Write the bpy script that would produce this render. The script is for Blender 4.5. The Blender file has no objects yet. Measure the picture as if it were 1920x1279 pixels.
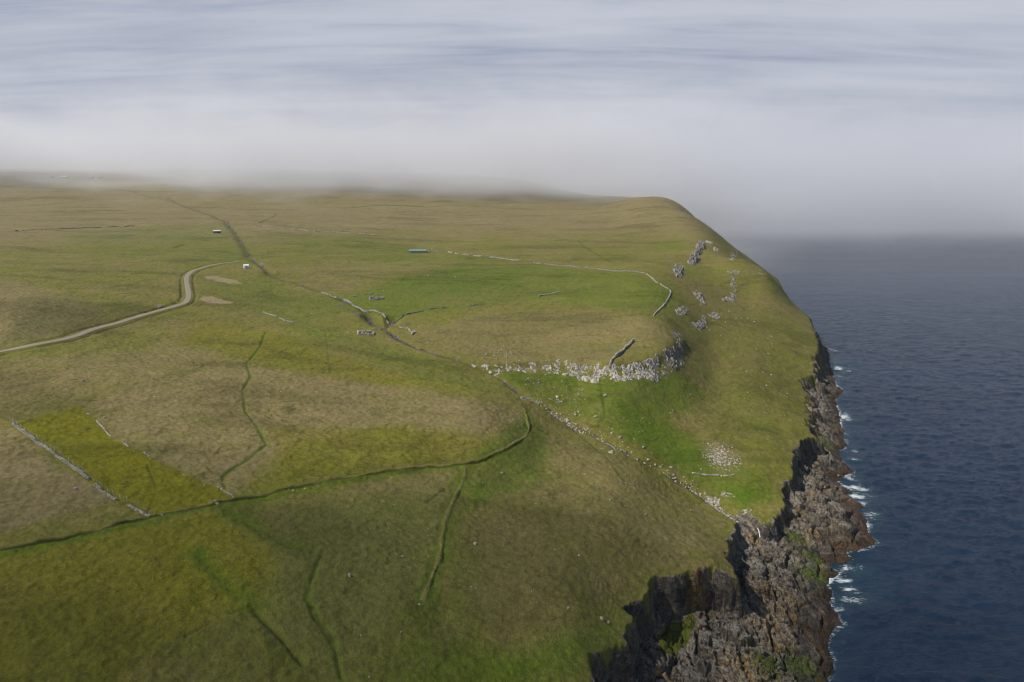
import bpy, math, random
import numpy as np

# ------------------------------------------------------------------ camera, world, sun, exposure
S = bpy.context.scene
COL = S.collection
PITCH = math.radians(11.03)
CAM_H = 130.0
FPX = 1280.0

cam_d = bpy.data.cameras.new("camera")
cam_d.lens = 24.0
cam_d.sensor_width = 36.0
cam_d.clip_start = 1.0
cam_d.clip_end = 120000.0
cam = bpy.data.objects.new("camera", cam_d)
COL.objects.link(cam)
cam.location = (0, 0, CAM_H)
cam.rotation_euler = (math.pi / 2 - PITCH, 0, 0)
S.camera = cam

SUN_DIR = np.array([-0.95, -0.27, 0.0])
SUN_ELEV = math.radians(49)
sun_az = math.atan2(SUN_DIR[0], SUN_DIR[1])

w = bpy.data.worlds.new("World")
S.world = w
w.use_nodes = True


class NT:
    """small helper round a node tree"""
    def __init__(self, tree):
        self.t = tree
        self.n = tree.nodes
        self.l = tree.links

    def node(self, kind, **kw):
        nd = self.n.new(kind)
        ins = kw.pop('ins', {})
        for k, v in kw.items():
            setattr(nd, k, v)
        for k, v in ins.items():
            self.set(nd.inputs[k], v)
        return nd

    def set(self, sock, v):
        if isinstance(v, bpy.types.NodeSocket):
            self.l.new(v, sock)
        else:
            sock.default_value = v

    def math(self, op, a, b=0.0, c=None, clamp=False):
        nd = self.node('ShaderNodeMath', operation=op, use_clamp=clamp)
        self.set(nd.inputs[0], a)
        self.set(nd.inputs[1], b)
        if c is not None:
            self.set(nd.inputs[2], c)
        return nd.outputs[0]

    def mix(self, f, a, b, blend='MIX'):
        nd = self.node('ShaderNodeMix', data_type='RGBA', blend_type=blend)
        self.set(nd.inputs[0], f)
        for i, v in ((6, a), (7, b)):
            if not isinstance(v, bpy.types.NodeSocket):
                v = (v[0], v[1], v[2], 1.0)
            self.set(nd.inputs[i], v)
        return nd.outputs[2]

    def ramp(self, f, lo, hi, smooth=True):
        nd = self.node('ShaderNodeMapRange', interpolation_type='SMOOTHSTEP' if smooth else 'LINEAR')
        self.set(nd.inputs['Value'], f)
        nd.inputs['From Min'].default_value = lo
        nd.inputs['From Max'].default_value = hi
        return nd.outputs[0]

    def noise(self, vec, scale, detail=3.0, rough=0.55, dist=0.0):
        nd = self.node('ShaderNodeTexNoise', ins={'Scale': scale, 'Detail': detail, 'Roughness': rough, 'Distortion': dist})
        if vec is not None:
            self.l.new(vec, nd.inputs['Vector'])
        return nd.outputs['Fac']

    def mapping(self, vec, scale=(1, 1, 1), rot=(0, 0, 0), loc=(0, 0, 0)):
        nd = self.node('ShaderNodeMapping')
        self.l.new(vec, nd.inputs['Vector'])
        nd.inputs['Scale'].default_value = scale
        nd.inputs['Rotation'].default_value = rot
        nd.inputs['Location'].default_value = loc
        return nd.outputs[0]


# ---- sky: Nishita blue overhead, streaky low cloud sheets towards the horizon
wn = NT(w.node_tree)
wn.n.clear()
wout = wn.node('ShaderNodeOutputWorld')
sky = wn.node('ShaderNodeTexSky', sky_type='NISHITA', sun_disc=False)
sky.sun_elevation = SUN_ELEV
sky.sun_rotation = sun_az
sky.altitude = 100
sky.air_density = 1.0
sky.dust_density = 0.6
bg_sky = wn.node('ShaderNodeBackground', ins={'Color': sky.outputs[0], 'Strength': 0.085})
tc = wn.node('ShaderNodeTexCoord')
sep = wn.node('ShaderNodeSeparateXYZ', ins={0: tc.outputs['Generated']})
el = wn.math('MAXIMUM', sep.outputs['Z'], 0.0)
den = wn.math('ADD', el, 0.10)
cx_ = wn.math('DIVIDE', sep.outputs['X'], den)
cy_ = wn.math('DIVIDE', sep.outputs['Y'], den)
cvec = wn.node('ShaderNodeCombineXYZ', ins={0: cx_, 1: cy_, 2: 0.0}).outputs[0]
v1 = wn.mapping(cvec, (0.42, 1.6, 1), (0, 0, 0.10), (3.1, 0.4, 0))
v2 = wn.mapping(cvec, (0.9, 5.2, 1), (0, 0, -0.06), (1.7, 5.2, 0))
v3 = wn.mapping(cvec, (0.45, 0.5, 1), (0, 0, 0.3), (6.2, 1.1, 0))
n1 = wn.noise(v1, 1.0, 5, 0.55, 0.35)
n2 = wn.noise(v2, 1.0, 8, 0.66, 0.35)
n3 = wn.noise(v3, 1.0, 3, 0.5, 0.2)
dens = wn.math('ADD', wn.math('MULTIPLY', n1, 0.40), wn.math('ADD', wn.math('MULTIPLY', n2, 0.34), wn.math('MULTIPLY', n3, 0.43)))
t1 = wn.ramp(dens, 0.43, 0.73)
c_dark = (0.335, 0.375, 0.485)
c_light = (0.545, 0.57, 0.65)
ccol = wn.mix(t1, c_dark, c_light)
low = wn.ramp(el, 0.16, 0.0)
ccol = wn.mix(wn.math('MULTIPLY', low, 0.55), ccol, (0.46, 0.47, 0.51))
bg_cl = wn.node('ShaderNodeBackground', ins={'Color': ccol, 'Strength': 1.0})
front = wn.ramp(sep.outputs['Y'], -0.5, 0.35)
cover_el = wn.ramp(wn.math('SUBTRACT', el, wn.math('MULTIPLY', wn.math('SUBTRACT', dens, 0.58), 0.9)), 0.42, 0.20)
cover = wn.math('MULTIPLY', cover_el, wn.math('MULTIPLY_ADD', front, 0.75, 0.25))
mixw = wn.node('ShaderNodeMixShader', ins={0: cover, 1: bg_sky.outputs[0], 2: bg_cl.outputs[0]})
wn.l.new(mixw.outputs[0], wout.inputs['Surface'])

sd = bpy.data.lights.new("sun", 'SUN')
sd.energy = 5.0
sd.angle = math.radians(0.53)
sd.color = (1.0, 0.95, 0.86)
so = bpy.data.objects.new("sun", sd)
COL.objects.link(so)
so.rotation_euler = (math.pi / 2 - SUN_ELEV, 0, math.pi - sun_az)
S.view_settings.view_transform = 'Standard'
S.view_settings.look = 'None'
S.view_settings.exposure = 0.0
S.view_settings.gamma = 1.0
S.view_settings.use_curve_mapping = False
S.cycles.use_denoising = True
S.cycles.max_bounces = 6
S.cycles.diffuse_bounces = 2
S.cycles.glossy_bounces = 2
S.cycles.transmission_bounces = 2
S.cycles.volume_bounces = 3
S.cycles.filter_width = 1.15
S.cycles.use_adaptive_sampling = True
S.cycles.adaptive_threshold = 0.02

random.seed(7)
rng = np.random.default_rng(11)


# ------------------------------------------------------------------ numpy noise
def _h(ix, iy, seed):
    a = (ix.astype(np.int64) * 374761393 + iy.astype(np.int64) * 668265263 + seed * 2147483647) & 0xFFFFFFFF
    a = ((a ^ (a >> 13)) * 1274126177) & 0xFFFFFFFF
    a = (a ^ (a >> 16)) & 0xFFFFFFFF
    return (a & 0xFFFFFF).astype(np.float32) / np.float32(0xFFFFFF)


def vnoise(x, y, seed=0):
    ix = np.floor(x); iy = np.floor(y)
    fx = (x - ix).astype(np.float32); fy = (y - iy).astype(np.float32)
    ix = ix.astype(np.int64); iy = iy.astype(np.int64)
    fx = fx * fx * fx * (fx * (fx * 6 - 15) + 10)
    fy = fy * fy * fy * (fy * (fy * 6 - 15) + 10)
    a = _h(ix, iy, seed); b = _h(ix + 1, iy, seed)
    c = _h(ix, iy + 1, seed); d = _h(ix + 1, iy + 1, seed)
    return (a + (b - a) * fx) * (1 - fy) + (c + (d - c) * fx) * fy


def fbm(x, y, seed=0, octs=3, gain=0.5):
    """about -1..1"""
    s = 0.0; amp = 1.0; tot = 0.0
    ca, sa = 0.8, 0.6
    for o in range(octs):
        s = s + amp * (vnoise(x, y, seed + o * 17) - 0.5)
        tot += amp
        x, y = (ca * x - sa * y) * 2.03 + 13.7, (sa * x + ca * y) * 2.03 - 7.1
        amp *= gain
    return 2.0 * s / tot


def voronoi(x, y, seed=0):
    """F1, F2, cell random"""
    ix = np.floor(x).astype(np.int64); iy = np.floor(y).astype(np.int64)
    f1 = np.full(x.shape, 9.0, np.float32); f2 = f1.copy(); cid = np.zeros(x.shape, np.float32)
    cxx = np.zeros(x.shape, np.float32); cyy = np.zeros(x.shape, np.float32)
    for dx in (-1, 0, 1):
        for dy in (-1, 0, 1):
            jx = ix + dx; jy = iy + dy
            px = jx + 0.12 + 0.76 * _h(jx, jy, seed)
            py = jy + 0.12 + 0.76 * _h(jx, jy, seed + 5)
            d = np.hypot(px - x, py - y).astype(np.float32)
            near = d < f1
            f2 = np.where(near, f1, np.minimum(f2, d))
            cid = np.where(near, _h(jx, jy, seed + 9), cid)
            cxx = np.where(near, (px - x).astype(np.float32), cxx)
            cyy = np.where(near, (py - y).astype(np.float32), cyy)
            f1 = np.where(near, d, f1)
    return f1, f2, cid, cxx, cyy


def sstep(a, b, x):
    t = np.clip((x - a) / (b - a), 0, 1)
    return t * t * (3 - 2 * t)


# ------------------------------------------------------------------ the land, unprojected from image pixels at chosen depths
SP, CP = math.sin(PITCH), math.cos(PITCH)


def row_terms(v):
    yd = (v - 639.5) / FPX
    return CP - yd * SP, -(SP + yd * CP)          # forward, up per unit


def unprojected(u, v, Y):  # world point of an image pixel at a chosen depth
    f, up = row_terms(v)
    return ((u - 960.0) / FPX * Y / f, Y, CAM_H + up * Y / f)


PROFILE = {
    -450: [(1279, 100), (1100, 124), (940, 158), (800, 206), (700, 262), (600, 338), (550, 420), (500, 540), (450, 750), (410, 1010), (370, 1380), (320, 1700)],
    -150: [(1279, 104), (1100, 129), (940, 164), (800, 214), (700, 271), (600, 348), (550, 432), (500, 556), (450, 768), (410, 1035), (375, 1350), (325, 1700)],
    0: [(1279, 107), (1100, 132), (1000, 152), (940, 168), (850, 198), (800, 218), (750, 243), (700, 276), (660, 310), (600, 352), (550, 430), (500, 565), (450, 780), (410, 1050), (380, 1330), (328, 1700)],
    250: [(1279, 112), (1100, 139), (1000, 160), (940, 178), (850, 207), (800, 229), (750, 256), (700, 290), (650, 338), (610, 385), (580, 425), (550, 475), (500, 600), (450, 800), (410, 1080), (380, 1350), (338, 1750)],
    500: [(1279, 117), (1100, 145), (1000, 168), (940, 188), (900, 200), (850, 218), (800, 242), (750, 272), (700, 310), (650, 362), (600, 432), (550, 520), (500, 630), (450, 820), (415, 1050), (390, 1300), (345, 1750)],
    750: [(1279, 122), (1100, 152), (1000, 178), (900, 210), (850, 228), (800, 253), (750, 284), (700, 325), (650, 380), (600, 452), (550, 535), (500, 665), (470, 790), (450, 900), (410, 1180), (356, 1650)],
    900: [(1279, 126), (1100, 157), (1000, 184), (900, 217), (870, 229), (800, 257), (750, 291), (700, 340), (650, 384), (600, 448), (550, 535), (500, 668), (450, 905), (410, 1185), (362, 1640)],
    1000: [(1279, 128), (1100, 160), (1000, 188), (900, 223), (850, 248), (800, 279), (745, 322), (700, 350), (685, 358), (650, 390), (600, 448), (550, 533), (500, 668), (450, 900), (410, 1180), (368, 1600)],
    1080: [(1279, 130), (1150, 152), (1000, 191), (900, 229), (850, 258), (800, 302), (760, 322), (715, 346), (685, 357), (650, 388), (600, 445), (550, 528), (500, 665), (450, 890), (410, 1165), (374, 1550)],
    1150: [(1150, 160), (1000, 195), (900, 233), (850, 270), (800, 300), (750, 322), (710, 342), (685, 351), (650, 383), (600, 440), (550, 520), (500, 660), (450, 880), (410, 1150), (378, 1450)],
    1250: [(1060, 186), (1000, 205), (950, 228), (885, 268), (850, 287), (800, 311), (750, 337), (706, 357), (668, 371), (650, 386), (600, 447), (550, 528), (510, 632), (480, 745), (450, 870), (430, 960), (410, 1060), (390, 1190), (374, 1330)],
    1330: [(1050, 192), (1000, 214), (925, 262), (850, 292), (800, 322), (750, 360), (700, 405), (650, 455), (600, 520), (550, 605), (500, 715), (460, 800)],
    1400: [(960, 247), (900, 270), (850, 295), (800, 330), (750, 370), (700, 420), (650, 480), (600, 555), (550, 650), (500, 770)],
    1500: [(830, 318), (750, 398), (710, 450), (650, 522), (600, 622)],
}
CTRL = [unprojected(u, v, Y) for u, rows in PROFILE.items() for v, Y in rows]
# the seaward slope of the headland and the country behind its skyline
CTRL += [(X, Y, z) for X, Y, z in (
    (252, 900, 96), (302, 900, 62), (345, 900, 32), (385, 900, 10),
    (258, 1000, 108), (305, 1000, 84), (355, 1000, 52), (405, 1000, 18),
    (275, 1100, 120), (330, 1100, 88), (395, 1100, 36), (430, 1100, 8),
    (302, 1300, 139), (325, 1400, 144), (380, 1400, 100), (460, 1400, 20), (380, 1300, 74), (450, 1300, 10),
    (250, 1600, 156), (350, 1600, 132), (450, 1600, 60), (530, 1600, 5), (0, 2100, 215), (150, 2200, 190), (350, 2200, 130),
    (-700, 2200, 240), (-1500, 2200, 250), (-2200, 2200, 255),
    (285, 648, 27), (300, 720, 29), (322, 800, 28), (264, 700, 62), (250, 740, 76), (292, 800, 62), (310, 620, 12), (340, 760, 10),
    (120, 235, 10), (150, 300, 10), (190, 370, 10), (235, 450, 12), (90, 190, 12), (70, 150, 14), (40, 120, 20), (60, 90, 18))]
CTRL = np.array(CTRL)
AK = 2.2


def to_ab(x, y):
    return AK * x / y, np.log(y)


def tps_grid(ctrl, A, B, lam=2e-4):
    ca, cb = to_ab(ctrl[:, 0], ctrl[:, 1])
    n = len(ctrl)

    def K(r2):
        return np.where(r2 > 1e-12, r2 * np.log(np.maximum(r2, 1e-12)), 0.0)
    d2 = (ca[:, None] - ca[None]) ** 2 + (cb[:, None] - cb[None]) ** 2
    M = np.zeros((n + 3, n + 3))
    M[:n, :n] = K(d2) + lam * np.eye(n)
    P = np.stack([np.ones(n), ca, cb], 1)
    M[:n, n:] = P
    M[n:, :n] = P.T
    sol = np.linalg.solve(M, np.concatenate([ctrl[:, 2], np.zeros(3)]))
    out = np.zeros((len(B), len(A)))
    for j, b in enumerate(B):
        r2 = (A[:, None] - ca[None]) ** 2 + (b - cb[None]) ** 2
        out[j] = K(r2) @ sol[:n] + sol[n] + sol[n + 1] * A + sol[n + 2] * b
    return out


GA = np.linspace(AK * -1.5, AK * 1.0, 300)
GB = np.linspace(math.log(40), math.log(3000), 330)
GZ = tps_grid(CTRL, GA, GB)


def land(x, y):
    """smooth lie of the land (bicubic over the grid fitted to unprojected image pixels)"""
    x = np.asarray(x, float); y = np.maximum(np.asarray(y, float), 41.0)
    a, b = to_ab(x, y)
    ga = np.clip((a - GA[0]) / (GA[1] - GA[0]), 1, len(GA) - 2.001)
    gb = np.clip((b - GB[0]) / (GB[1] - GB[0]), 1, len(GB) - 2.001)
    i = np.floor(ga).astype(int); j = np.floor(gb).astype(int)
    i = np.minimum(i, len(GA) - 3); j = np.minimum(j, len(GB) - 3)
    fa = ga - i; fb = gb - j

    def wts(t):
        return (-0.5 * t + t * t - 0.5 * t ** 3, 1 - 2.5 * t * t + 1.5 * t ** 3,
                0.5 * t + 2 * t * t - 1.5 * t ** 3, -0.5 * t * t + 0.5 * t ** 3)
    wa, wb = wts(fa), wts(fb)
    out = 0.0
    for q in range(4):
        row = 0.0
        for p in range(4):
            row = row + wa[p] * GZ[j + q - 1, i + p - 1]
        out = out + wb[q] * row
    return out


def ground_at(u, v):
    """where the sight line of an image pixel meets the land"""
    f, up = row_terms(v)
    r = (u - 960.0) / FPX / f
    s = up / f
    Y = np.exp(np.linspace(math.log(60), math.log(2500), 1600))
    g = land(r * Y, Y) - (CAM_H + s * Y)
    k = np.argmax(g > 0)
    if g[k] <= 0:
        k = len(Y) - 1
    k = max(k, 1)
    t = g[k - 1] / (g[k - 1] - g[k] + 1e-9)
    t = min(max(t, 0), 1)
    y = Y[k - 1] + (Y[k] - Y[k - 1]) * t
    return (r * y, y)


def sea_at(u, v):
    f, up = row_terms(v)
    Y = -CAM_H / (up / f)
    return ((u - 960.0) / FPX / f * Y, Y)


def G(pts):
    return np.array([ground_at(u, v) for u, v in pts])


def seg_dist(x, y, pl, margin=1e9):
    """distance to a polyline, signed side (+ left of travel), arc length"""
    shp = x.shape
    d = np.full(shp, 1e6); side = np.zeros(shp); arc = np.zeros(shp)
    x0, y0 = pl.min(0) - margin; x1, y1 = pl.max(0) + margin
    m = (x > x0) & (x < x1) & (y > y0) & (y < y1)
    if not m.any():
        return d, side, arc
    px, py = x[m], y[m]
    dd = np.full(px.shape, 1e6); ss = np.zeros(px.shape); aa = np.zeros(px.shape)
    acc = 0.0
    for (ax, ay), (bx, by) in zip(pl[:-1], pl[1:]):
        ex, ey = bx - ax, by - ay
        L = math.hypot(ex, ey) + 1e-9
        t = np.clip(((px - ax) * ex + (py - ay) * ey) / (L * L), 0, 1)
        q = np.hypot(px - ax - t * ex, py - ay - t * ey)
        n = q < dd
        dd = np.where(n, q, dd)
        ss = np.where(n, np.sign(ex * (py - ay) - ey * (px - ax)), ss)
        aa = np.where(n, acc + t * L, aa)
        acc += L
    d[m] = dd; side[m] = ss; arc[m] = aa
    return d, side, arc


def inside(x, y, poly):
    r = np.zeros(x.shape, bool)
    px, py = poly[-1]
    for qx, qy in poly:
        if qy != py:
            c = ((qy > y) != (py > y)) & (x < (px - qx) * (y - qy) / (py - qy) + qx)
            r ^= c
        px, py = qx, qy
    return r


# cliff top and waterline
EDGE_PX = [(1116, 1279), (1113, 1236), (1150, 1218), (1169, 1203), (1172, 1168), (1185, 1152), (1164, 1136), (1206, 1122), (1214, 1090),
           (1238, 1085), (1270, 1077), (1307, 1065), (1344, 1067), (1381, 1083), (1369, 1057), (1364, 1020), (1376, 1001), (1377, 985),
           (1384, 965), (1400, 960), (1430, 985), (1449, 979), (1456, 966), (1474, 950), (1468, 920), (1467, 907), (1486, 890), (1486, 860), (1492, 840),
           (1510, 822), (1534, 821), (1520, 812), (1510, 799), (1514, 777), (1506, 760), (1511, 738), (1496, 714), (1505, 702),
           (1522, 700), (1524, 671), (1535, 650)]
EDGE = np.concatenate([[(-14, 40), (-6, 80), (4, 108)], G(EDGE_PX),
                       [(288, 655), (306, 720), (327, 800), (352, 880), (382, 980), (410, 1090), (436, 1290), (500, 1600), (520, 2300), (500, 3200)]])
COAST_PX = [(1545, 1279), (1560, 1235), (1545, 1209), (1558, 1187), (1578, 1170), (1556, 1142), (1558, 1118), (1547, 1098), (1576, 1076),
            (1552, 1059), (1595, 1050), (1580, 1035), (1630, 1028), (1641, 1016), (1622, 1000), (1628, 985), (1614, 963), (1596, 957),
            (1624, 953), (1601, 940), (1585, 925), (1596, 923), (1568, 903), (1600, 884), (1577, 867), (1570, 850), (1589, 834), (1577, 809),
            (1574, 775), (1563, 750), (1581, 734), (1565, 720), (1557, 685), (1551, 655)]
COAST = np.concatenate([[(58, 40), (70, 90), (80, 135)], np.array([sea_at(u, v) for u, v in COAST_PX]),
                        [(306, 680), (322, 740), (345, 820), (372, 905), (400, 1000), (428, 1100), (458, 1300), (530, 1600), (548, 2300), (530, 3200)]])
EDGE_POLY = np.concatenate([EDGE, [(-6000, 3300), (-6000, 20), (-20, 20)]])
COAST_POLY = np.concatenate([COAST, [(-6000, 3300), (-6000, 20), (50, 20)]])

# lines drawn on the land
STREAM = G([(318, 372), (345, 385), (395, 402), (425, 415), (445, 440), (462, 465), (470, 480), (490, 497), (510, 515), (560, 530), (620, 548),
            (680, 574), (712, 606), (724, 612), (742, 630), (780, 650), (820, 664), (885, 684), (930, 700), (985, 742), (1030, 765), (1100, 810),
            (1180, 850), (1250, 885), (1310, 920), (1345, 945), (1384, 968), (1400, 975)])
GULLY = G([(690, 590), (712, 606), (730, 604), (738, 592)])
ROAD = G([(-60, 673), (0, 661), (60, 648), (130, 631), (200, 611), (260, 595), (310, 580), (338, 573), (350, 567), (354, 556), (352, 540),
          (350, 527), (353, 517), (365, 508), (390, 500), (420, 494.5), (446, 491)])
TRACK = G([(446, 491), (500, 485), (560, 481), (640, 478), (700, 477), (765, 476)])
DYKE1 = G([(-60, 1040), (0, 1031), (60, 1021), (150, 1003), (280, 970), (400, 947), (470, 933), (560, 912), (680, 892), (760, 881), (870, 872), (930, 851), (978, 826), (991, 800), (983, 770)])
DYKE2 = G([(874, 878), (868, 905), (846, 950), (832, 1000), (828, 1040), (811, 1080), (793, 1128)])
DITCHES = [  # polyline, half width, depth, green, dark
    (G([(352, 1190), (410, 1160), (470, 1133)]), 0.5, 0.5, 0.1, 0.6),
    (G([(476, 1138), (500, 1163), (530, 1196), (568, 1240)]), 0.8, 1.3, 0.3, 0.9),
    (G([(372, 1040), (400, 1075), (440, 1105), (474, 1136)]), 1.8, 0.5, 1.0, 0.35),
    (G([(605, 1035), (585, 1085), (575, 1118), (600, 1165), (625, 1200), (640, 1265)]), 0.7, 0.6, 0.6, 0.4),
    (G([(500, 622), (485, 655), (462, 682), (470, 705), (455, 730), (460, 770), (482, 800), (500, 832), (470, 858), (420, 888), (417, 902), (424, 916)]), 0.6, 0.45, 0.65, 0.38),
    (G([(430, 958), (470, 985), (520, 1012), (580, 1035)]), 2.0, 0.5, 0.9, 0.3),
    (G([(1075, 808), (1130, 850), (1170, 900)]), 0.8, 0.3, 0.3, 0.4),
    (G([(800, 945), (835, 918)]), 0.5, 0.5, 0.2, 0.6),
    (G([(935, 440 - 8), (1085, 450), (1110, 470), (1150, 492)]), 2.2, 0.8, 0.3, 0.3),
    (G([(130, 542), (190, 541), (262, 533)]), 1.2, 0.9, 0.1, 0.6),
    (G([(325, 465), (346, 457)]), 1.5, 1.2, 0.1, 0.7),
    (G([(486, 420), (520, 402)]), 2.0, 1.2, 0.1, 0.5),
    (G([(740, 905), (790, 880)]), 0.8, 0.2, 0.3, 0.1),
    (G([(343, 560), (340, 545), (342, 525)]), 1.0, 0.8, 0.0, 0.7),
    (G([(150, 628), (220, 605), (280, 585), (330, 568)]), 1.6, 0.9, 0.0, 0.6),
    (G([(270, 970), (292, 925), (290, 905), (275, 870)]), 0.3, 0.15, 0.0, 0.7),
    (G([(610, 620), (615, 660), (620, 700)]), 0.6, 0.2, 0.2, 0.4),
    (G([(1120, 690), (1130, 740), (1135, 780), (1122, 800)]), 0.8, 0.5, 0.2, 0.4),
    (G([(60, 432), (120, 428), (250, 423)]), 2.0, 1.0, 0.1, 0.5),
    (G([(220, 345), (260, 362), (300, 372), (340, 383)]), 3.5, 1.5, 0.0, 0.5),
    (G([(1305, 535), (1340, 534), (1365, 537)]), 0.7, 0.6, 0.0, 0.7),
    (G([(640, 390), (720, 384), (800, 388), (900, 383), (980, 379)]), 6, 0.5, 0.0, 0.6),
]
BAND = G([(885, 688), (925, 689), (1000, 684), (1060, 683), (1110, 687), (1150, 690), (1200, 689), (1235, 679), (1262, 662), (1280, 645)])

# patches of vegetation and painted shade: outline, softness (m), kind, strength
ZONES = [
    ([(22, 795), (150, 763), (215, 825), (310, 872), (410, 915), (440, 938), (400, 948), (283, 970), (200, 926), (110, 858)], 1.0, 'y', 1.0),
    ([(-60, 800), (20, 800), (110, 868), (230, 938), (150, 960), (-60, 1005)], 3, 'd', 0.95),
    ([(155, 762), (300, 700), (460, 690), (700, 720), (900, 755), (975, 775), (985, 800), (900, 815), (720, 795), (560, 830), (440, 932), (320, 874), (220, 825)], 6, 'd', 0.85),
    ([(500, 800), (720, 798), (900, 830), (935, 846), (860, 868), (660, 885), (470, 930), (520, 850)], 5, 'y', 0.5),
    ([(-60, 1045), (280, 977), (400, 955), (520, 1040), (470, 1130), (350, 1190), (200, 1290), (-60, 1290)], 5, 'y', 0.75),
    ([(-60, 1120), (200, 1110), (330, 1170), (480, 1135), (600, 1180), (700, 1330), (-60, 1330)], 9, 'k', 0.5),  # foreground shade painted into the turf colour
    ([(500, 950), (700, 900), (860, 885), (830, 1000), (780, 1130), (640, 1290), (560, 1240), (500, 1150)], 5, 'd', 0.45),
    ([(520, 980), (720, 940), (840, 950), (800, 1100), (900, 1200), (900, 1330), (560, 1330), (500, 1180)], 8, 'k', 0.38),  # more foreground shade, laid in as darker turf
    ([(560, 960), (850, 900), (900, 1150), (1000, 1330), (560, 1330), (480, 1150)], 10, 'g', 0.34),
    ([(420, 950), (600, 935), (720, 1010), (620, 1080), (500, 1040)], 6, 'k', 0.6),
    ([(890, 900), (1050, 820), (1200, 880), (1370, 985), (1300, 1060), (1200, 1080), (1100, 1120), (880, 1130)], 6, 'd', 0.42),
    ([(850, 960), (1000, 950), (1200, 1000), (1300, 1050), (1180, 1100), (1000, 1180), (850, 1200)], 9, 'k', 0.5),  # near slope's shade, put into its colour
    ([(950, 1230), (1080, 1170), (1175, 1130), (1180, 1160), (1110, 1290), (760, 1290), (780, 1200)], 6, 'g', 0.75),
    ([(880, 884), (985, 770), (1010, 790), (1040, 850), (1010, 915), (930, 935), (860, 960)], 4, 'g', 0.7),
    ([(890, 884), (985, 775), (1025, 830), (1000, 890), (930, 920)], 4, 'k', 0.5),
    ([(930, 692), (1050, 690), (1150, 715), (1270, 690), (1330, 740), (1260, 790), (1330, 840), (1420, 890), (1470, 935), (1400, 962), (1340, 925), (1200, 840), (1060, 765), (970, 722)], 4, 'g', 0.62),
    ([(1130, 715), (1260, 705), (1290, 760), (1230, 800), (1320, 850), (1340, 900), (1440, 920), (1400, 955), (1300, 890), (1180, 820)], 6, 'g', 0.6),
    ([(940, 692), (1060, 692), (1120, 720), (1060, 735), (980, 720)], 4, 'g', 0.5),
    ([(1040, 720), (1130, 730), (1120, 790), (1060, 760)], 6, 'd', 0.3),
    ([(560, 560), (700, 540), (830, 500), (1000, 497), (1200, 515), (1255, 548), (1225, 590), (1020, 565), (900, 575), (740, 592), (660, 585)], 10, 'g', 0.55),
    ([(700, 540), (860, 500), (1000, 505), (950, 540), (820, 560), (740, 575)], 12, 'g', 0.3),
    ([(900, 585), (1100, 585), (1230, 600), (1260, 650), (1150, 680), (900, 680), (780, 620)], 10, 'd', 0.55),
    ([(540, 500), (700, 490), (880, 490), (780, 510), (640, 545), (540, 540)], 14, 'd', 0.35),
    ([(100, 440), (300, 420), (440, 420), (480, 490), (350, 505), (200, 480)], 25, 'g', 0.30),
    ([(480, 440), (700, 445), (780, 470), (1000, 490), (760, 500), (560, 480)], 20, 'g', 0.32),
    ([(370, 520), (500, 510), (640, 580), (560, 610), (420, 570)], 10, 'g', 0.35),
    ([(500, 580), (700, 640), (900, 715), (970, 750), (800, 720), (600, 640)], 8, 'g', 0.42),
    ([(380, 600), (520, 620), (700, 690), (880, 740), (700, 715), (480, 680), (330, 640)], 8, 'y', 0.55),
    ([(-60, 520), (80, 540), (180, 590), (60, 640), (-60, 650)], 10, 'd', 0.8),
    ([(60, 560), (220, 570), (300, 575), (160, 622), (20, 640)], 8, 'k', 0.55),  # shaded side of the hummock, painted in
    ([(-60, 680), (200, 660), (330, 640), (460, 690), (250, 720), (-60, 790)], 10, 'd', 0.55),
    ([(1290, 640), (1360, 700), (1480, 830), (1420, 830), (1330, 740)], 8, 'g', 0.25),
    ([(1180, 690), (1240, 760), (1220, 790), (1160, 740)], 4, 'd', 0.25),
    ([(1225, 560), (1250, 520), (1275, 540), (1250, 600)], 6, 'g', 0.4),
    ([(1225, 455), (1275, 450), (1270, 470), (1220, 465)], 10, 'g', 0.4),
    ([(1290, 495), (1340, 500), (1300, 530), (1285, 515)], 6, 'g', 0.3),
    ([(525, 768), (545, 763), (562, 770), (540, 777)], 1.5, 'k', 0.7),
    ([(380, 519), (400, 517), (435, 524), (450, 530), (425, 530), (390, 526)], 1.5, 'p', 0.9),
    ([(375, 560), (400, 558), (430, 566), (435, 570), (400, 570), (375, 566)], 1.2, 'p', 0.9),
    ([(1318, 842), (1345, 832), (1378, 850), (1385, 872), (1360, 882), (1335, 866)], 6.0, 'p', 0.5),
    ([(1340, 880), (1390, 880), (1410, 905), (1370, 900)], 3, 'd', 0.5),
    ([(1245, 1090), (1320, 1085), (1335, 1130), (1300, 1200), (1230, 1240), (1215, 1170)], 3, 's', 0.72),
]
ZONES_W = []
for pl_, soft_, kind_, amt_ in ZONES:
    if kind_ == 's':
        pw = np.array([unprojected(u, v, -CAM_H * 0.905 / (row_terms(v)[1] / row_terms(v)[0]))[:2] for u, v in pl_])
    else:
        pw = G(pl_)
    ZONES_W.append((pw, soft_, kind_, amt_))


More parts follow.
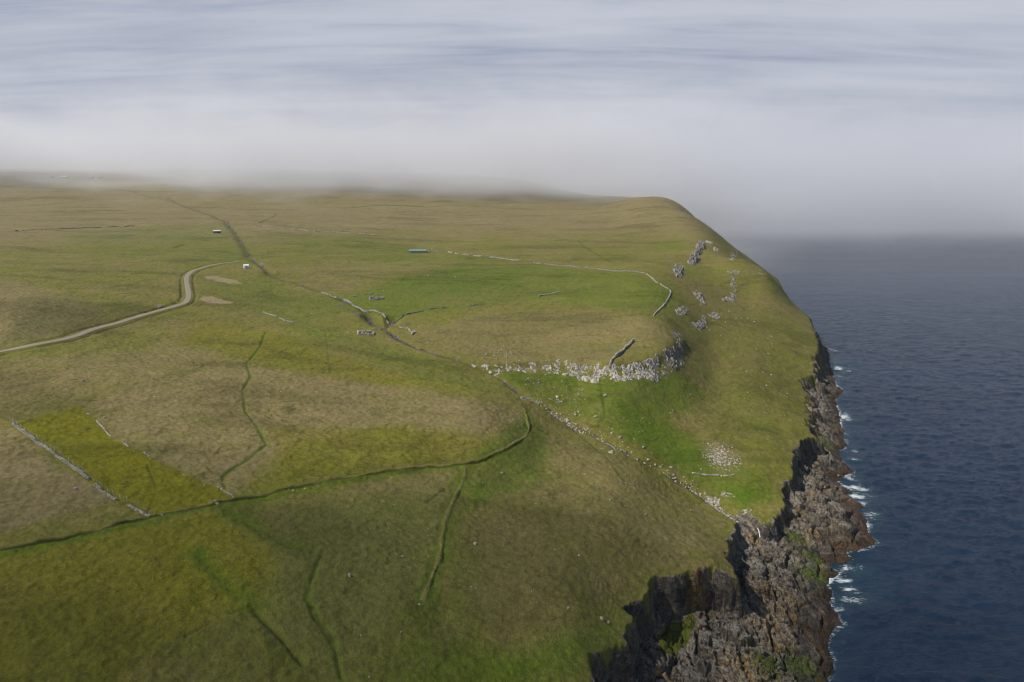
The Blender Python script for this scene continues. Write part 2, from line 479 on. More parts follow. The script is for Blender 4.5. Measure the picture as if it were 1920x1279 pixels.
def height(x, y, want_masks=False):
    """height of the finished ground; optionally the masks its materials read"""
    x = np.asarray(x, float); y = np.asarray(y, float)
    z = land(x, y)
    dist = np.hypot(x, y)
    # broad lumps, tussocks
    z = z + fbm(x / 70, y / 70, 3, 2) * 1.1 * sstep(140, 400, dist) + fbm(x / 24, y / 24, 5, 3) * 0.55
    tus = fbm(x / 9.0, y / 9.0, 23, 3) * 0.42 + fbm(x / 4.0, y / 4.0, 21, 3) * 0.26 + fbm(x / 1.5, y / 1.5, 31, 2) * 0.26
    z0 = z
    # sheep terracettes on the steep grass
    e = 3.0
    gx = (land(x + e, y) - land(x - e, y)) / (2 * e)
    gy = (land(x, y + e) - land(x, y - e)) / (2 * e)
    slope = np.hypot(gx, gy)
    ph = (z + fbm(x / 9, y / 9, 41, 3) * 1.2) / 0.62
    z = z + tus + np.sin(2 * np.pi * ph) * 0.085 * sstep(0.25, 0.5, slope) * sstep(0.35, 0.75, vnoise(x / 16, y / 16, 43))
    # step of the white rock band
    d, s, _ = seg_dist(x, y, BAND, 40)
    taper = np.clip((seg_dist(x, y, BAND[:1].repeat(2, 0) + np.array([[0, 0], [.01, 0]]))[0]) / 30, 0, 1)
    z = z + taper * 1.6 * np.tanh(np.where(s > 0, d, -d) / 1.6) * np.exp(-(d / 10.0) ** 2)
    green = np.zeros(x.shape); dark = np.zeros(x.shape); soil = np.zeros(x.shape); rock = np.zeros(x.shape)
    # stream bed, ravine
    wob = fbm(x / 6, y / 6, 51, 2)
    d, s, arc = seg_dist(x, y, STREAM, 30)
    d = d + wob * 1.3
    tot = arc.max() if arc.size else 1
    dS = dist
    depth = np.where(dS < 345, 2.8, np.where(dS < 440, 1.7, np.where(dS < 520, 2.2, 2.0)))
    wid = np.where(dS < 345, 2.3, np.where(dS < 440, 2.2, np.where(dS < 700, 3.2, 5.0)))
    z = z - depth * np.exp(-(np.maximum(d, 0) / wid) ** 2)
    bed = np.exp(-(np.maximum(d, 0) / (wid * 0.85)) ** 2)
    patch = sstep(0.38, 0.6, vnoise(x / 9, y / 9, 53))
    rock = np.maximum(rock, bed * np.where(dS < 345, 0.35 + 0.9 * sstep(0.3, 0.7, vnoise(x / 2.0, y / 2.0, 55)), np.where(dS < 480, 0.5 + 0.5 * patch, patch * 0.75)))
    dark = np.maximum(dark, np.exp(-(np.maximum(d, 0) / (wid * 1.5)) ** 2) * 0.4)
    d, s, _ = seg_dist(x, y, GULLY, 30)
    z = z - 4.0 * np.exp(-(d / 5.0) ** 2)
    rock = np.maximum(rock, 0.9 * np.exp(-(d / 2.2) ** 2))
    for pl, hw, dep, gr, dk in DITCHES:
        d, s, _ = seg_dist(x, y, pl, hw * 4 + 3)
        d = np.maximum(d + wob * hw * 0.7, 0)
        g = np.exp(-(d / hw) ** 2)
        vary = 0.45 + 0.75 * vnoise(x / 7, y / 7, 57)
        z = z - dep * g * vary
        green = np.maximum(green, gr * np.exp(-(d / (hw * 1.5)) ** 2) * vary)
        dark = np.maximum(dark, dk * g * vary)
    # road bench and verge ditches
    d, s, _ = seg_dist(x, y, ROAD, 14)
    flat = np.exp(-(d / 4.0) ** 4)
    z = z * (1 - flat) + (z0 + 0.1) * flat - 0.7 * np.exp(-((d - 4.4) / 0.9) ** 2)
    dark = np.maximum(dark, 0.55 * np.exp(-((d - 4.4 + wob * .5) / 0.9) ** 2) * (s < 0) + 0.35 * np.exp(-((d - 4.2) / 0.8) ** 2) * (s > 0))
    # cliff edge, rocky shore, sea bed
    near = (x / y > -0.15)
    wet = np.full(x.shape, -1.0); shore = np.zeros(x.shape); d1 = np.full(x.shape, 1e3); dC = np.full(x.shape, 1e3)
    if near.any():
        px, py = x[near], y[near]
        wx = px + fbm(px / 6, py / 6, 61, 3) * 1.5
        wy = py + fbm(px / 6, py / 6, 67, 3) * 1.5
        inE = inside(wx, wy, EDGE_POLY)
        de = seg_dist(wx, wy, EDGE)[0]
        sE = np.where(inE, -de, de)
        inC = inside(wx, wy, COAST_POLY)
        dc = seg_dist(wx, wy, COAST)[0]
        sC = np.where(inC, dc, -dc)
        t = np.clip(np.maximum(sE, 0) / (np.maximum(sE, 0) + np.maximum(sC, 0) + 1e-6), 0, 1)
        wtot = np.maximum(sE, 0) + np.maximum(sC, 0)
        zl = z[near]
        hi = 3.0 + np.minimum(wtot * 0.26, 9.5)
        shelf = 0.9 + hi * (1 - t) ** 0.9
        # blocky, jointed basalt
        f1, f2, c1, ax, ay = voronoi(px / 11 + wob[near] * .12, py / 11, 71)
        g1, g2, c2, bx, by = voronoi(px / 4.0 + wob[near] * .2, py / 4.6, 73)
        h1, h2, c3, ex, ey = voronoi(px / 1.5, py / 1.5, 79)
        amp = sstep(0.0, 5.0, sE) * (0.35 + 0.65 * sstep(0, 9, sC)) * np.minimum(1.0, 0.45 + wtot / 35)
        blocks = (c1 - 0.45) * 2.6 + (ax * (c2 - .5) + ay * (c1 - .5)) * 3.4 - 2.6 * np.exp(-((f2 - f1) / 0.085) ** 2)
        blocks += (c2 - 0.5) * 1.5 + (bx * (c1 - .5) + by * (c3 - .5)) * 1.4 - 1.0 * np.exp(-((g2 - g1) / 0.12) ** 2)
        blocks += (c3 - 0.5) * 0.65 - 0.45 * np.exp(-((h2 - h1) / 0.14) ** 2)
        blocks += fbm(px / 2.2, py / 2.2, 83, 4, 0.6) * 0.7
        shelf = shelf + blocks * amp * 0.66
        tier = (shelf + 0.12 * px - 0.05 * py) / 1.25 + fbm(px / 9, py / 9, 87, 2) * 0.5
        fl = np.floor(tier); fr = tier - fl
        stepd = (fl + sstep(0.62, 0.95, fr)) - tier
        shelf = shelf + 0.75 * stepd * 1.25 * sstep(2.0, 6.0, sE) * sstep(0.30, 0.55, vnoise(px / 12, py / 12, 88))
        tal = np.exp(-((sE - 7) / 5.0) ** 2) * np.minimum(wtot / 40, 1) * 1.2          # talus apron under the cliff
        shelf = shelf + tal
        k = sstep(-0.4, 1.0, (sE + 0.4) / (3.0 + 8.0 * sstep(300, 400, py) * (0.4 + 0.9 * vnoise(px / 14, py / 14, 90))) * 1.4 - 0.4 + (fbm(px / 2.5, py / 2.5, 89, 2)) * 0.35)
        zz = zl * (1 - k) + np.minimum(shelf, zl + 1.5) * k
        off = np.maximum(-sC, 0)
        edge_drop = sstep(2.5, -1.5, sC)
        zz = zz * (1 - 0.55 * edge_drop * k) - np.minimum(off * 0.9, 6.0)
        z[near] = zz
        rk = sstep(-0.9, 0.5, sE - 3.0 * sstep(300, 400, py) * vnoise(px / 10, py / 10, 98) + fbm(px / 3.0, py / 3.0, 97, 3) * (1.4 + 3.0 * sstep(300, 400, py)))
        # turf ledges hanging on among the rocks further along
        ledge = sstep(0.1, 0.45, fbm(px / 9, py / 9, 101, 3)) * sstep(0.75, 0.3, t) * sstep(300, 380, py)
        rock[near] = np.maximum(rock[near] * (1 - k), rk * (1 - 0.85 * ledge))
        shore[near] = k
        d1[near] = sE
        dC[near] = sC
    if not want_masks:
        return z
    yel = np.zeros(x.shape); dry = np.zeros(x.shape); algae = np.zeros(x.shape)
    wxx = x + fbm(x / 14, y / 14, 111, 3) * 4.0 * np.clip(dist / 300, .25, 3)
    wyy = y + fbm(x / 14, y / 14, 117, 3) * 4.0 * np.clip(dist / 300, .25, 3)
    hard = np.clip(dist / 300, .25, 3)
    for pw, soft, kind, amt in ZONES_W:
        mg = soft * 2 + 14
        x0, y0 = pw.min(0) - mg; x1, y1 = pw.max(0) + mg
        m = (x > x0) & (x < x1) & (y > y0) & (y < y1)
        if not m.any():
            continue
        if soft <= 1.0:
            soft = 0.45
            px, py = x[m] + (wxx[m] - x[m]) * .12, y[m] + (wyy[m] - y[m]) * .12
        else:
            px, py = wxx[m], wyy[m]
        ins = inside(px, py, pw)
        dd = seg_dist(px, py, np.concatenate([pw, pw[:1]]))[0]
        sg = np.where(ins, dd, -dd)
        val = amt * sstep(-soft, soft, sg)
        if kind == 's':
            val = val * sstep(2.2, 4.0, d1[m])
        if kind == 'y': yel[m] = np.maximum(yel[m], val)
        elif kind == 'd': dry[m] = np.maximum(dry[m], val)
        elif kind == 'g': green[m] = 1 - (1 - green[m]) * (1 - val)
        elif kind == 'k': dark[m] = np.maximum(dark[m], val)
        elif kind == 'p': soil[m] = np.maximum(soil[m], val)
        elif kind == 's':
            algae[m] = np.maximum(algae[m], val)
            rock[m] = rock[m] * (1 - 0.9 * val * sstep(0.35, 0.5, vnoise(px / 3, py / 3, 119) * .4 + val * .6))
            green[m] = np.maximum(green[m], val * 0.8)
            dark[m] = np.maximum(dark[m], val * 0.9)  # paints the cove floor's shade into its colour
    dry = np.maximum(dry, sstep(84, 104, z0 + fbm(x / 90, y / 90, 121, 3) * 8) * 0.95)
    green = green * (0.72 + 0.5 * vnoise(x / 16, y / 16, 123))
    d, s, _ = seg_dist(x, y, DYKE1, 12)
    green = np.maximum(green, 0.8 * np.exp(-((d - 1.5) / 2.2) ** 2) * (s < 0))
    d, s, _ = seg_dist(x, y, DYKE2, 12)
    green = np.maximum(green, 0.75 * np.exp(-(d / 3.5) ** 2))
    d, s, _ = seg_dist(x, y, TRACK, 6)
    soil = np.maximum(soil, 0.35 * np.exp(-(d / 1.6) ** 2))
    return z, dict(green=green, yel=yel, dry=dry, dark=dark, soil=soil, rock=rock, shore=shore, sE=d1, sC=dC, algae=algae)


# ------------------------------------------------------------------ mesh helpers
def mesh_np(name, co, quads, smooth=True):
    me = bpy.data.meshes.new(name)
    co = np.ascontiguousarray(co, np.float32)
    quads = np.ascontiguousarray(quads, np.int32)
    k = quads.shape[1]
    me.vertices.add(len(co))
    me.vertices.foreach_set('co', co.ravel())
    me.loops.add(quads.size)
    me.loops.foreach_set('vertex_index', quads.ravel())
    me.polygons.add(len(quads))
    me.polygons.foreach_set('loop_start', np.arange(0, quads.size, k, dtype=np.int32))
    me.polygons.foreach_set('use_smooth', np.full(len(quads), smooth, bool))
    me.update(calc_edges=True)
    return me


def attr(me, name, arr):
    """arr (n,4) -> point colour attribute"""
    a = me.attributes.new(name, 'FLOAT_COLOR', 'POINT')
    a.data.foreach_set('color', np.ascontiguousarray(arr, np.float32).ravel())


def link(name, me, mat=None, parent=None, **props):
    o = bpy.data.objects.new(name, me)
    COL.objects.link(o)
    if mat is not None:
        me.materials.append(mat)
    if parent is not None:
        o.parent = parent
    for k, v in props.items():
        o[k] = v
    return o


def fan(a0, a1, na, ys):
    a = np.linspace(a0, a1, na)
    Y = np.asarray(ys)
    X = Y[:, None] * a[None]
    return X, np.repeat(Y[:, None], na, 1)


def grid_quads(nr, nc):
    i = np.arange(nr * nc).reshape(nr, nc)
    return np.stack([i[:-1, :-1], i[:-1, 1:], i[1:, 1:], i[1:, :-1]], -1).reshape(-1, 4)


def compact(co, quads):
    used = np.zeros(len(co), bool)
    used[quads.ravel()] = True
    idx = np.cumsum(used) - 1
    return used, idx[quads]


# ------------------------------------------------------------------ materials
def new_mat(name):
    m = bpy.data.materials.new(name)
    m.use_nodes = True
    t = NT(m.node_tree)
    t.n.clear()
    out = t.node('ShaderNodeOutputMaterial')
    bs = t.node('ShaderNodeBsdfPrincipled')
    t.l.new(bs.outputs[0], out.inputs['Surface'])
    return m, t, bs, out


def grass_nodes(t):
    """colour + height of rough pasture; reads the vegetation and painted-shade attributes"""
    tcn = t.node('ShaderNodeTexCoord')
    P = tcn.outputs['Object']
    A = t.node('ShaderNodeAttribute', attribute_name='veg_shade')
    B = t.node('ShaderNodeAttribute', attribute_name='veg_more')
    sa = t.node('ShaderNodeSeparateColor', ins={0: A.outputs['Color']})
    sb = t.node('ShaderNodeSeparateColor', ins={0: B.outputs['Color']})
    green, yel, dry, dark = sa.outputs[0], sa.outputs[1], sa.outputs[2], A.outputs['Alpha']
    soil = sb.outputs[0]
    big = t.noise(P, 0.014, 4, 0.6)
    mid = t.noise(P, 0.07, 5, 0.65, 0.4)
    fine = t.noise(P, 0.45, 6, 0.72)
    tiny = t.noise(P, 3.0, 3, 0.7)
    blade = t.noise(t.mapping(P, (4.6, 1.3, 1.5), (0, 0, 0.9)), 1.0, 3, 0.7)
    streak = t.noise(t.mapping(P, (0.035, 0.095, 0.2), (0, 0, 0.2)), 1.0, 8, 0.72, 0.6)
    m1 = t.ramp(t.math('ADD', t.math('MULTIPLY', big, 0.35), t.math('ADD', t.math('MULTIPLY', mid, 0.35), t.math('MULTIPLY', streak, 0.3))), 0.40, 0.60)
    base = t.mix(m1, (0.162, 0.134, 0.042), (0.130, 0.131, 0.021))
    drym = t.math('MULTIPLY', dry, t.ramp(t.math('ADD', t.math('MULTIPLY', mid, 0.6), t.math('MULTIPLY', fine, 0.4)), 0.22, 0.55), clamp=True)
    base = t.mix(drym, base, (0.184, 0.147, 0.066))
    yelm = t.math('MULTIPLY', yel, t.ramp(t.math('ADD', mid, t.math('MULTIPLY', fine, 0.4)), 0.30, 0.75))
    yelm = t.math('MULTIPLY_ADD', yel, 0.7, t.math('MULTIPLY', yelm, 0.3))
    base = t.mix(yelm, base, (0.133, 0.126, 0.006))
    grm = t.math('MULTIPLY', green, t.ramp(t.math('ADD', t.math('MULTIPLY', mid, 0.5), t.math('MULTIPLY', fine, 0.5)), 0.22, 0.52), clamp=True)
    base = t.mix(grm, base, (0.074, 0.117, 0.007))
    # seed heads and moor grass catch: lighter and darker tufts
    sp = t.ramp(t.math('ADD', t.math('MULTIPLY', fine, 0.5), t.math('MULTIPLY', tiny, 0.5)), 0.33, 0.67)
    base = t.mix(0.62, base, t.mix(sp, t.mix(1.0, base, (0.50, 0.55, 0.48), 'MULTIPLY'), t.mix(1.0, base, (1.5, 1.42, 1.5), 'MULTIPLY')))
    bl = t.ramp(blade, 0.36, 0.66)
    base = t.mix(0.45, base, t.mix(bl, t.mix(1.0, base, (0.5, 0.52, 0.45), 'MULTIPLY'), t.mix(1.0, base, (1.5, 1.45, 1.6), 'MULTIPLY')))
    moor = t.noise(t.mapping(P, (0.0065, 0.019, 0.05), (0, 0, 0.12)), 1.0, 6, 0.68, 0.7)
    base = t.mix(t.math('MULTIPLY', t.ramp(moor, 0.49, 0.36), 0.75), base, t.mix(1.0, base, (0.62, 0.64, 0.58), 'MULTIPLY'))
    base = t.mix(t.math('MULTIPLY', t.ramp(moor, 0.54, 0.68), 0.65), base, t.mix(1.0, base, (1.28, 1.24, 1.35), 'MULTIPLY'))
    base = t.mix(t.math('MULTIPLY', t.ramp(streak, 0.52, 0.66), 0.38), base, (0.110, 0.118, 0.014))
    base = t.mix(t.math('MULTIPLY', t.ramp(t.math('ADD', t.math('MULTIPLY', mid, 0.55), t.math('MULTIPLY', fine, 0.45)), 0.46, 0.36), 0.45), base, t.mix(1.0, base, (0.56, 0.58, 0.5), 'MULTIPLY'))
    # narrow trods that follow the contours of the steep ground
    trod = t.noise(t.mapping(P, (0.05, 0.05, 1.15)), 1.0, 5, 0.7, 0.5)
    base = t.mix(t.math('MULTIPLY', t.ramp(trod, 0.46, 0.37), 0.55), base, t.mix(1.0, base, (0.60, 0.64, 0.5), 'MULTIPLY'))
    base = t.mix(t.math('MULTIPLY', t.ramp(trod, 0.56, 0.66), 0.35), base, t.mix(1.0, base, (1.3, 1.22, 1.4), 'MULTIPLY'))
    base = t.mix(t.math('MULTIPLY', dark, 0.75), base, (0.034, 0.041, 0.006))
    base = t.mix(soil, base, t.mix(fine, (0.19, 0.145, 0.075), (0.30, 0.235, 0.14)))
    hgt = t.math('ADD', t.math('MULTIPLY', blade, 0.30), t.math('ADD', t.math('MULTIPLY', tiny, 0.20), t.math('MULTIPLY', fine, 0.45)))
    return P, base, hgt


def mat_grass():
    m, t, bs, out = new_mat("pasture")
    P, base, hgt = grass_nodes(t)
    t.set(bs.inputs['Base Color'], base)
    bs.inputs['Roughness'].default_value = 0.95
    bs.inputs['Specular IOR Level'].default_value = 0.12
    bmp = t.node('ShaderNodeBump', ins={'Strength': 0.75, 'Distance': 0.65, 'Height': hgt})
    t.l.new(bmp.outputs[0], bs.inputs['Normal'])
    return m


def mat_shore():
    """jointed dark basalt with lichen above, weed and wet rock below; reads its own attribute"""
    m, t, bs, out = new_mat("shore_rock")
    P = t.node('ShaderNodeTexCoord').outputs['Object']
    A = t.node('ShaderNodeAttribute', attribute_name='rockmask')
    sa = t.node('ShaderNodeSeparateColor', ins={0: A.outputs['Color']})
    lich, weed, wet, alg = sa.outputs[0], sa.outputs[1], sa.outputs[2], A.outputs['Alpha']
    big = t.noise(P, 0.09, 4, 0.6)
    mid = t.noise(P, 0.5, 5, 0.65, 0.5)
    fine = t.noise(P, 2.6, 4, 0.7)
    strat = t.noise(t.mapping(P, (0.28, 1.1, 1.6), (0.35, 0.2, 0.7)), 1.0, 5, 0.7)
    vo = t.node('ShaderNodeTexVoronoi', feature='DISTANCE_TO_EDGE', ins={'Scale': 0.7})
    wv = t.node('ShaderNodeVectorMath', operation='ADD')
    t.l.new(t.mapping(P, (1, 1, 0.8)), wv.inputs[0])
    t.l.new(t.node('ShaderNodeTexNoise', ins={'Scale': 0.8, 'Detail': 3.0, 'Vector': P}).outputs['Color'], wv.inputs[1])
    t.l.new(wv.outputs[0], vo.inputs['Vector'])
    base = t.mix(t.ramp(t.math('ADD', t.math('MULTIPLY', mid, 0.6), t.math('MULTIPLY', big, 0.4)), 0.36, 0.66), (0.040, 0.035, 0.029), (0.178, 0.146, 0.108))
    base = t.mix(t.ramp(strat, 0.55, 0.72), base, (0.27, 0.24, 0.20))
    base = t.mix(t.math('MULTIPLY', t.ramp(fine, 0.60, 0.75), 0.7), base, (0.42, 0.40, 0.37))
    base = t.mix(t.math('MULTIPLY', t.ramp(t.math('ADD', t.math('MULTIPLY', big, 0.55), t.math('MULTIPLY', mid, 0.45)), 0.54, 0.64), 0.5), base, (0.075, 0.078, 0.028))
    base = t.mix(t.math('MULTIPLY', lich, t.ramp(t.math('ADD', t.math('MULTIPLY', fine, 0.45), t.math('MULTIPLY', mid, 0.55)), 0.38, 0.56)), base, (0.30, 0.175, 0.042))
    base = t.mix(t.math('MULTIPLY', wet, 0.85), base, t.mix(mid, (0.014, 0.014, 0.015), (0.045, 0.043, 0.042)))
    base = t.mix(t.math('MULTIPLY', weed, t.ramp(t.math('ADD', t.math('MULTIPLY', mid, 0.5), t.math('MULTIPLY', fine, 0.5)), 0.3, 0.55)), base, t.mix(fine, (0.034, 0.019, 0.011), (0.105, 0.058, 0.030)))
    base = t.mix(t.math('MULTIPLY', alg, t.ramp(mid, 0.3, 0.55)), base, (0.085, 0.115, 0.012))
    crack = t.ramp(vo.outputs['Distance'], 0.0, 0.09)
    vb = t.node('ShaderNodeTexVoronoi', feature='F1', ins={'Scale': 0.22})
    t.l.new(t.mapping(P, (1, 1, 0.7)), vb.inputs['Vector'])
    tone = t.node('ShaderNodeSeparateColor', ins={0: vb.outputs['Color']}).outputs[0]
    base = t.mix(0.75, base, t.mix(tone, t.mix(1.0, base, (0.42, 0.42, 0.43), 'MULTIPLY'), t.mix(1.0, base, (1.35, 1.33, 1.3), 'MULTIPLY')))
    base = t.mix(t.math('MULTIPLY_ADD', crack, -0.28, 0.28), base, (0.012, 0.011, 0.010))
    nz = t.node('ShaderNodeSeparateXYZ', ins={0: t.node('ShaderNodeNewGeometry').outputs['Normal']}).outputs['Z']
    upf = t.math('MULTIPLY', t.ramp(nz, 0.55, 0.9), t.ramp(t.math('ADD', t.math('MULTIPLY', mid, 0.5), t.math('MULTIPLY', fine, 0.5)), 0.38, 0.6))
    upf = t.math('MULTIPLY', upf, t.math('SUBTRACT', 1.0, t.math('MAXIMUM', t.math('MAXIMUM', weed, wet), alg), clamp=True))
    base = t.mix(t.math('MULTIPLY', upf, 0.75), base, t.mix(t.ramp(big, 0.35, 0.65), (0.235, 0.188, 0.130), (0.42, 0.37, 0.295)))  # pale lichened tops; steep faces stay dark, painting in the cliff's shade
    t.set(bs.inputs['Base Color'], base)
    t.set(bs.inputs['Roughness'], t.math('MULTIPLY_ADD', wet, -0.4, 0.9))
    bs.inputs['Specular IOR Level'].default_value = 0.25
    h = t.math('ADD', t.math('MULTIPLY', mid, 0.9), t.math('ADD', t.math('MULTIPLY', fine, 0.35), t.math('ADD', t.math('MULTIPLY', strat, 0.75), t.math('MULTIPLY', crack, 0.35))))
    bmp = t.node('ShaderNodeBump', ins={'Strength': 1.0, 'Distance': 0.9, 'Height': h})
    t.l.new(bmp.outputs[0], bs.inputs['Normal'])
    return m


def mat_stone(name, lo, hi, pale, pale_amt=0.5, moss=0.25, scale=1.0):
    m, t, bs, out = new_mat(name)
    P = t.node('ShaderNodeTexCoord').outputs['Object']
    oi = t.node('ShaderNodeObjectInfo')
    mid = t.noise(P, 0.7 * scale, 5, 0.65, 0.4)
    fine = t.noise(P, 3.2 * scale, 4, 0.7)
    base = t.mix(t.ramp(mid, 0.35, 0.65), lo, hi)
    base = t.mix(t.math('MULTIPLY', t.ramp(t.math('ADD', t.math('MULTIPLY', fine, 0.6), t.math('MULTIPLY', mid, 0.4)), 0.46, 0.62), pale_amt), base, pale)
    tn = t.node('ShaderNodeSeparateColor', ins={0: t.node('ShaderNodeAttribute', attribute_name='tone').outputs['Color']}).outputs[0]
    base = t.mix(0.85, base, t.mix(tn, t.mix(1.0, base, (0.45, 0.43, 0.40), 'MULTIPLY'), t.mix(1.0, base, (1.5, 1.48, 1.45), 'MULTIPLY')))
    g = t.noise(t.mapping(P, loc=(31, 7, 3)), 0.45 * scale, 4, 0.6)
    base = t.mix(t.math('MULTIPLY', t.ramp(g, 0.52, 0.66), moss), base, (0.055, 0.060, 0.014))
    base = t.mix(1.0, base, t.node('ShaderNodeCombineColor', ins={0: t.math('MULTIPLY_ADD', oi.outputs['Random'], 0.3, 0.85), 1: t.math('MULTIPLY_ADD', oi.outputs['Random'], 0.3, 0.85), 2: t.math('MULTIPLY_ADD', oi.outputs['Random'], 0.28, 0.85)}).outputs[0], 'MULTIPLY')
    t.set(bs.inputs['Base Color'], base)
    bs.inputs['Roughness'].default_value = 0.92
    bs.inputs['Specular IOR Level'].default_value = 0.2
    bmp = t.node('ShaderNodeBump', ins={'Strength': 0.9, 'Distance': 0.35, 'Height': t.math('ADD', mid, t.math('MULTIPLY', fine, 0.5))})
    t.l.new(bmp.outputs[0], bs.inputs['Normal'])
    return m


def mat_plain(name, c0, c1, rough=0.7, scale=2.0, spec=0.3, bump=0.2, metal=0.0):
    m, t, bs, out = new_mat(name)
    P = t.node('ShaderNodeTexCoord').outputs['Object']
    n = t.noise(P, scale, 5, 0.65)
    t.set(bs.inputs['Base Color'], t.mix(t.ramp(n, 0.3, 0.7), c0, c1))
    bs.inputs['Roughness'].default_value = rough
    bs.inputs['Specular IOR Level'].default_value = spec
    bs.inputs['Metallic'].default_value = metal
    bmp = t.node('ShaderNodeBump', ins={'Strength': bump, 'Distance': 0.1, 'Height': n})
    t.l.new(bmp.outputs[0], bs.inputs['Normal'])
    return m


def mat_sea():
    m, t, bs, out = new_mat("sea_water")
    P = t.node('ShaderNodeTexCoord').outputs['Object']
    A = t.node('ShaderNodeAttribute', attribute_name='surf')
    sa = t.node('ShaderNodeSeparateColor', ins={0: A.outputs['Color']})
    foam, shallow = sa.outputs[0], sa.outputs[1]
    a1 = t.noise(t.mapping(P, (0.30, 0.62, 1), (0, 0, 0.35)), 1.0, 4, 0.6, 0.3)
    a2 = t.noise(t.mapping(P, (1.1, 2.1, 1), (0, 0, 0.15)), 1.0, 3, 0.65, 0.2)
    a3 = t.noise(t.mapping(P, (0.05, 0.10, 1), (0, 0, 0.5)), 1.0, 3, 0.6)
    wide = t.noise(t.mapping(P, (0.002, 0.009, 1), (0, 0, 0.1)), 1.0, 4, 0.55, 0.3)
    deep = t.mix(t.ramp(wide, 0.35, 0.65), (0.0045, 0.0150, 0.036), (0.0080, 0.0220, 0.047))
    col = t.mix(t.math('MULTIPLY', shallow, 0.8), deep, (0.022, 0.062, 0.075))
    fv = t.noise(t.mapping(P, (0.55, 1.6, 1), (0, 0, -0.3)), 1.0, 6, 0.7, 0.8)
    fm = t.ramp(t.math('ADD', foam, t.math('MULTIPLY', t.math('SUBTRACT', fv, 0.5), 2.6)), 0.36, 0.95)
    fm = t.math('MULTIPLY', fm, t.ramp(foam, 0.04, 0.3))
    col = t.mix(fm, col, (0.62, 0.66, 0.68))
    t.set(bs.inputs['Base Color'], col)
    t.set(bs.inputs['Roughness'], t.math('MULTIPLY_ADD', fm, 0.6, t.math('MULTIPLY_ADD', wide, 0.12, 0.16)))
    bs.inputs['IOR'].default_value = 1.333
    bs.inputs['Specular IOR Level'].default_value = 0.40
    h = t.math('ADD', t.math('MULTIPLY', a1, 0.42), t.math('ADD', t.math('MULTIPLY', a2, 0.26), t.math('MULTIPLY', a3, 0.9)))
    bmp = t.node('ShaderNodeBump', ins={'Strength': 1.0, 'Distance': 1.5, 'Height': h})
    t.l.new(bmp.outputs[0], bs.inputs['Normal'])
    return m


M_GRASS = mat_grass()
M_SHORE = mat_shore()
M_SEA = mat_sea()
M_WHITE_ROCK = mat_stone("lichened_rock", (0.15, 0.135, 0.115), (0.38, 0.35, 0.31), (0.60, 0.57, 0.51), 0.65, 0.25)
M_CRAG = mat_stone("grey_crag", (0.075, 0.070, 0.063), (0.23, 0.212, 0.19), (0.42, 0.40, 0.37), 0.5, 0.30)
M_WALL = mat_stone("drystone", (0.20, 0.185, 0.16), (0.40, 0.375, 0.33), (0.62, 0.60, 0.55), 0.7, 0.2, 1.5)
M_SHOREBLOCK = mat_stone("shore_block", (0.06, 0.055, 0.048), (0.17, 0.15, 0.125), (0.26, 0.25, 0.22), 0.5, 0.15)

# ------------------------------------------------------------------ the land
ys = np.exp(np.linspace(math.log(88), math.log(2600), 1340))
X, Yg = fan(-1.05, 0.74, 1420, ys)
x = X.ravel(); y = Yg.ravel()
z, mk = height(x, y, True)
q = grid_quads(*X.shape)
keep = (z[q].max(1) > -2.5)
q = q[keep]
co = np.stack([x, y, z], 1)
# craggy faces: push the rock about sideways as well
st = np.clip(mk['shore'], 0, 1) * sstep(-1.0, 1.0, mk['sE'])
colm = (fbm(x / 1.6 + z * .06, y / 1.6, 131, 3) * 0.7 + fbm(x / 4.5 + z * 0.22, y / 4.5 - z * .15, 137, 2) * 0.9) * st * (0.10 + 0.75 * sstep(7, 3, mk['sE']))
colm2 = (fbm(x / 1.9 - z * .07, y / 1.9 + z * .1, 139, 3) * 0.7) * st * (0.10 + 0.75 * sstep(7, 3, mk['sE']))
co[:, 0] += colm
co[:, 1] += colm2
# material of each face: bare rock or turf
rk = mk['rock']
face_rock = rk[q].mean(1) > 0.5
lich = np.zeros(len(x))
for u, v, r in ((1465, 1165, 9), (1420, 1130, 5), (1455, 1205, 8), (1490, 1130, 5), (1535, 880, 5), (1550, 920, 5), (1400, 1265, 6), (1570, 1005, 5), (1530, 780, 6), (1560, 800, 6), (1440, 1150, 5), (1300, 1190, 4), (1530, 1010, 5)):
    f_, up_ = row_terms(v)
    Yl = -(CAM_H - 4) / (up_ / f_)
    lx = (u - 960) / FPX / f_ * Yl
    lich = np.maximum(lich, np.exp(-((x - lx) ** 2 + (y - Yl) ** 2) / (r * .85) ** 2))
lich = np.clip(lich * 1.5, 0, 1) * (fbm(x / 3, y / 3, 141, 3) * .6 + .75)
lich = np.maximum(lich, 0.75 * sstep(0.18, 0.5, fbm(x / 8, y / 8, 143, 3)) * mk['shore'] * sstep(2.5, 4.5, z))
sC = mk['sC']
zz = z + fbm(x / 7, y / 7, 147, 3) * 1.0
weed = sstep(3.6, 2.0, zz) * sstep(11, 4, sC + fbm(x / 9, y / 9, 149, 2) * 5) * mk['shore']
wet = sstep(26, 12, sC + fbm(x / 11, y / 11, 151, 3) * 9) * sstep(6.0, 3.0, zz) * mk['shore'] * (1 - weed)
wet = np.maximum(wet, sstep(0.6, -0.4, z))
al = np.zeros(len(x))
for u, v, r in ((1530, 1085, 6), (1527, 1055, 4), (1490, 1030, 4), (1500, 1260, 5), (1440, 1270, 5), (1500, 1250, 4), (1545, 840, 5)):
    sx, sy = sea_at(u, v)
    al = np.maximum(al, np.exp(-((x - sx * .985) ** 2 + (y - sy * .985) ** 2) / r ** 2))
dS_, _, _ = seg_dist(x, y, STREAM, 6)
wet = np.maximum(wet, 0.9 * np.exp(-(dS_ / 1.5) ** 2) * (y > 0) * (z > 4))
